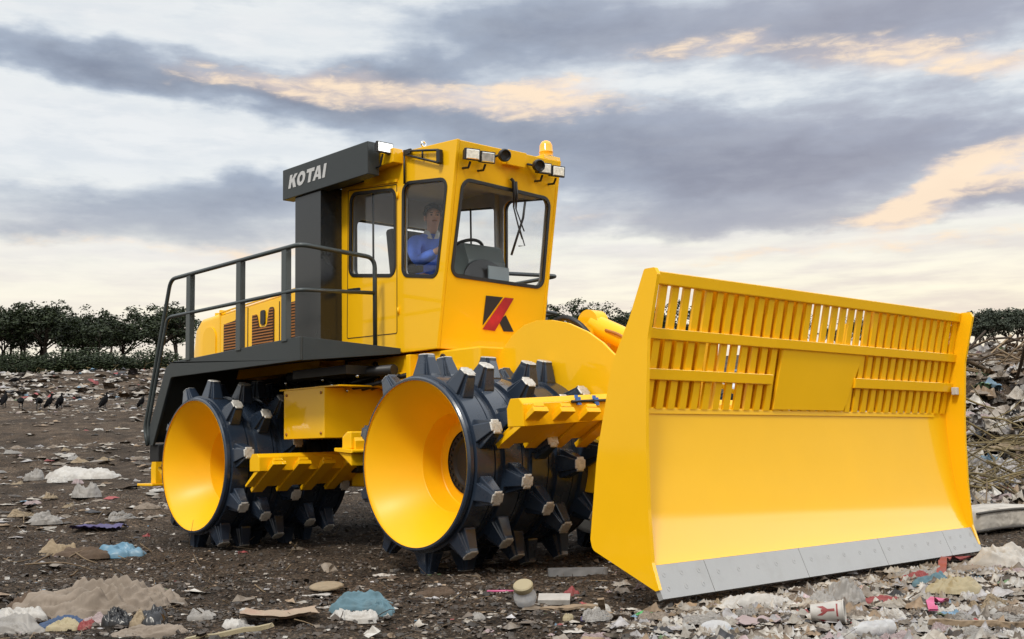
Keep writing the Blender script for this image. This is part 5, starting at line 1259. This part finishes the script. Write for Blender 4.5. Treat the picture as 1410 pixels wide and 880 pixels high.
def blobs(lst):
    tot = None
    for a, e, sx, sy, rot, amp in lst:
        mp = N('ShaderNodeMapping'); mp.vector_type = 'TEXTURE'
        mp.inputs['Location'].default_value = (a, e, 0); mp.inputs['Rotation'].default_value = (0, 0, math.radians(rot)); mp.inputs['Scale'].default_value = (sx, sy, 1)
        L.new(warped, mp.inputs['Vector'])
        d = N('ShaderNodeVectorMath'); d.operation = 'DOT_PRODUCT'; L.new(mp.outputs[0], d.inputs[0]); L.new(mp.outputs[0], d.inputs[1])
        ex = mth('EXPONENT', mth('MULTIPLY', d.outputs['Value'], -.5))
        tot = mth('MULTIPLY', ex, amp) if tot is None else mth('MULTIPLY_ADD', ex, amp, tot)
    return tot
DARK = [(17.27, 20.39, 14.93, 1.78, 1.1, 1.0), (11.35, 19.84, 9.25, 1.0, -1.9, 0.5), (22.08, 18.32, 5.69, 1.07, -3.9, 0.5), (-0.28, 20.4, 4.62, 1.6, 11.1, 0.55), (-14.35, 21.35, 7.11, 0.5, 1.1, 0.35), (-22.89, 18.19, 3.91, 0.78, -6.9, 0.8), (-16.7, 17.67, 6.76, 0.78, -5.9, 1.0), (-10.11, 17.1, 5.69, 0.92, -6.9, 0.8), (-2.91, 16.69, 5.33, 0.92, -4.9, 0.6), (-5.07, 18.22, 2.84, 0.64, 13.1, 0.5), (1.15, 18.69, 2.13, 1.42, 1.1, 0.4), (6.53, 15.58, 8.18, 0.89, 3.1, 0.75), (7.2, 14.17, 10.67, 1.42, -0.9, 0.8), (12.44, 12.83, 9.25, 1.21, -0.9, 1.0), (18.9, 13.82, 6.04, 1.0, 5.1, 0.75), (15.08, 10.76, 11.73, 0.57, 1.1, 0.75), (4.24, 11.31, 4.27, 0.64, 1.1, 0.4), (-20.19, 11.59, 8.53, 1.07, -0.9, 1.0), (-11.5, 12.71, 5.33, 0.64, 7.1, 0.65), (-13.24, 13.25, 2.13, 0.5, 1.1, 0.35), (22.73, 11.2, 2.49, 0.43, 1.1, 1.0), (11.29, 18.51, 1.07, 0.36, 1.1, 0.0), (-20.16, 10.26, 7.82, 0.43, 1.1, 0.55), (22.15, 9.38, 4.27, 0.36, 1.1, 0.4), (-5.8, 18.38, 2.13, 0.5, 11.1, 0.4), (-8.34, 11.45, 4.27, 0.5, 1.1, 0.3), (21.97, 16.58, 2.49, 0.5, 11.1, 0.35)]
PEACH = [(-12.58, 17.57, 3.2, 0.36, -6.9, 0.75), (-9.4, 17.9, 2.13, 0.32, -2.9, 0.6), (0.02, 17.17, 4.62, 0.46, -5.9, 1.0), (2.59, 17.35, 2.49, 0.5, 5.1, 0.7), (-5.08, 17.03, 3.91, 0.32, -4.9, 0.7), (18.82, 18.1, 3.91, 0.57, -8.9, 0.9), (22.94, 17.0, 3.2, 0.5, -4.9, 0.9), (8.81, 19.09, 2.49, 0.46, 1.1, 0.6), (11.32, 19.18, 1.42, 0.36, 21.1, 0.4), (21.69, 12.06, 3.2, 0.57, 25.1, 1.2), (19.08, 11.14, 2.84, 0.36, 7.1, 1.1), (23.55, 12.03, 1.78, 0.71, 1.1, 0.8), (20.4, 11.75, 2.13, 0.36, 13.1, 0.9), (2.08, 11.2, 7.11, 0.36, 1.1, 0.3), (17.35, 9.41, 10.67, 0.28, 1.1, 0.5), (-12.53, 10.0, 10.67, 0.32, 1.1, 0.5)]
dk = blobs(DARK); pk = blobs(PEACH)
fine = skynoise(.13, 1, 2.3, 9, .58, .15).outputs['Fac']
streak = skynoise(.28, 1, 5.0, 7, .58, .1).outputs['Fac']
# clouds go on round the whole sky where the picture does not look
rest = skynoise(.045, 1, 2.2, 8, .6, .3).outputs['Fac']
out = mth('SUBTRACT', 1, mth('MULTIPLY', mth('SUBTRACT', 1, mth('SMOOTH_MIN', 1, mth('MAXIMUM', mth('DIVIDE', mth('SUBTRACT', mth('ABSOLUTE', az), 24), 14), 0), .01)), mth('SUBTRACT', 1, mth('MINIMUM', 1, mth('MAXIMUM', mth('DIVIDE', mth('SUBTRACT', el, 21), 14), 0)))))
dens = mth('ADD', dk, mth('MULTIPLY', mth('SUBTRACT', fine, .5), 1.5))
dens = mth('ADD', dens, mth('MULTIPLY', mth('SUBTRACT', streak, .5), .75))
dens = mth('ADD', dens, mth('MULTIPLY', out, mth('MULTIPLY', mth('SUBTRACT', rest, .42), 2.6)))
def maprange(v, a, b, c=0, d=1, smooth=True):
    n = N('ShaderNodeMapRange'); n.interpolation_type = 'SMOOTHSTEP' if smooth else 'LINEAR'
    L.new(v, n.inputs['Value']); n.inputs['From Min'].default_value = a; n.inputs['From Max'].default_value = b; n.inputs['To Min'].default_value = c; n.inputs['To Max'].default_value = d; return n.outputs['Result']
def rampc(v, stops):
    r = N('ShaderNodeValToRGB'); e = r.color_ramp.elements
    while len(e) < len(stops): e.new(.5)
    for k, (p, c) in enumerate(stops): e[k].position = p; e[k].color = (*c, 1)
    L.new(v, r.inputs['Fac']); return r.outputs['Color']
def mixc(f, a, b, mode='MIX'):
    x = N('ShaderNodeMix'); x.data_type = 'RGBA'; x.blend_type = mode
    if isinstance(f, (int, float)): x.inputs['Factor'].default_value = f
    else: L.new(f, x.inputs['Factor'])
    for q, s in ((a, 'A'), (b, 'B')):
        if isinstance(q, tuple): x.inputs[s].default_value = (*q, 1)
        else: L.new(q, x.inputs[s])
    return x.outputs['Result']
veil = maprange(mth('ADD', mth('MULTIPLY', streak, .5), mth('MULTIPLY', skynoise(.20, 1, 3.0, 8, .62, .3).outputs['Fac'], .5)), .42, .62, 0, 1)
M1 = maprange(dens, .05, 1.75, 0, 1, False)
cloud = rampc(M1, [(.0, (.92, .925, .91)), (.20, (.80, .825, .83)), (.40, (.53, .585, .655)), (.62, (.34, .395, .49)), (1., (.22, .255, .335))])
# a thin veil: real blue shows a little between the clouds
sk = N('ShaderNodeTexSky'); sk.sky_type = 'NISHITA'; sk.sun_disc = False; sk.sun_elevation = math.radians(SUN_EL); sk.sun_rotation = math.radians(90-SUN_AZ)
vs_ = N('ShaderNodeVectorMath'); vs_.operation = 'SCALE'; vs_.inputs['Scale'].default_value = .09; L.new(sk.outputs[0], vs_.inputs[0])
gap = maprange(M1, .0, .35, .22, .0)
cloud = mixc(gap, cloud, vs_.outputs[0])
cloud = mixc(mth('MULTIPLY', veil, maprange(M1, .0, .5, .55, .15)), cloud, (.60, .655, .715))
hz = maprange(el, 5.0, 14., 1, 0)                     # warm light low in the west
band = maprange(skynoise(.16, 1, 7.5, 7, .55, .2).outputs['Fac'], .36, .66, 0, 1)
cream = mixc(band, (1.0, .90, .66), (.78, .66, .54))
cream = mixc(maprange(az, -24, 16, .40, 0), cream, (.86, .82, .74))
cream = mixc(maprange(M1, .3, .9, 0, 1), cream, (.56, .55, .565))
cloud = mixc(mth('MULTIPLY', hz, .85), cloud, cream)
fib = skynoise(.75, 1, 3.2, 7, .6, .5).outputs['Fac']
pm = maprange(mth('ADD', pk, mth('ADD', mth('MULTIPLY', mth('SUBTRACT', streak, .5), 3.4), mth('MULTIPLY', mth('SUBTRACT', fib, .5), 3.4))), .15, 1.9, 0, 1.)
cloud = mixc(maprange(pk, .10, 1.1, 0, .55), cloud, (.80, .655, .58))
pm = mth('MULTIPLY', mth('MULTIPLY', pm, .85), maprange(pk, .12, .5, 0, 1))
mauve = mth('MULTIPLY', maprange(az, -6, 18, 0, .35), maprange(M1, .25, .6, 0, 1))
cloud = mixc(mauve, cloud, (.40, .375, .43))
cloud = mixc(pm, cloud, (.95, .76, .56))
low = maprange(el, -1.5, .5, 0, 1)
cloud = mixc(low, (.10, .09, .08), cloud)
# sky brightened overhead, out of view, to add light to the machine
top = maprange(el, 24, 60, 1.0, 1.9)
# bright patch added to the unseen side sky, to reflect in the blade
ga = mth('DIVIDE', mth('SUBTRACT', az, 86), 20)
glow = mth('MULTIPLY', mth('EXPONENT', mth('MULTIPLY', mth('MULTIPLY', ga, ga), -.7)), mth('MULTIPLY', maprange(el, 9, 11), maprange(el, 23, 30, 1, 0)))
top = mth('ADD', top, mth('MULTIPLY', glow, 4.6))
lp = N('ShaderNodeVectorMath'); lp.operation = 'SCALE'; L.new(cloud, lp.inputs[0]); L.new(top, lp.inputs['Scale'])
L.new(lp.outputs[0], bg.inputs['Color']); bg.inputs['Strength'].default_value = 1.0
S.view_settings.view_transform = 'Standard'; S.view_settings.look = 'None'; S.view_settings.exposure = .15; S.view_settings.gamma = 1
S.view_settings.use_curve_mapping = False
S.cycles.max_bounces = 8; S.cycles.transparent_max_bounces = 24; S.cycles.caustics_reflective = False; S.cycles.caustics_refractive = False
try: S.cycles.use_denoising = True
except Exception: pass
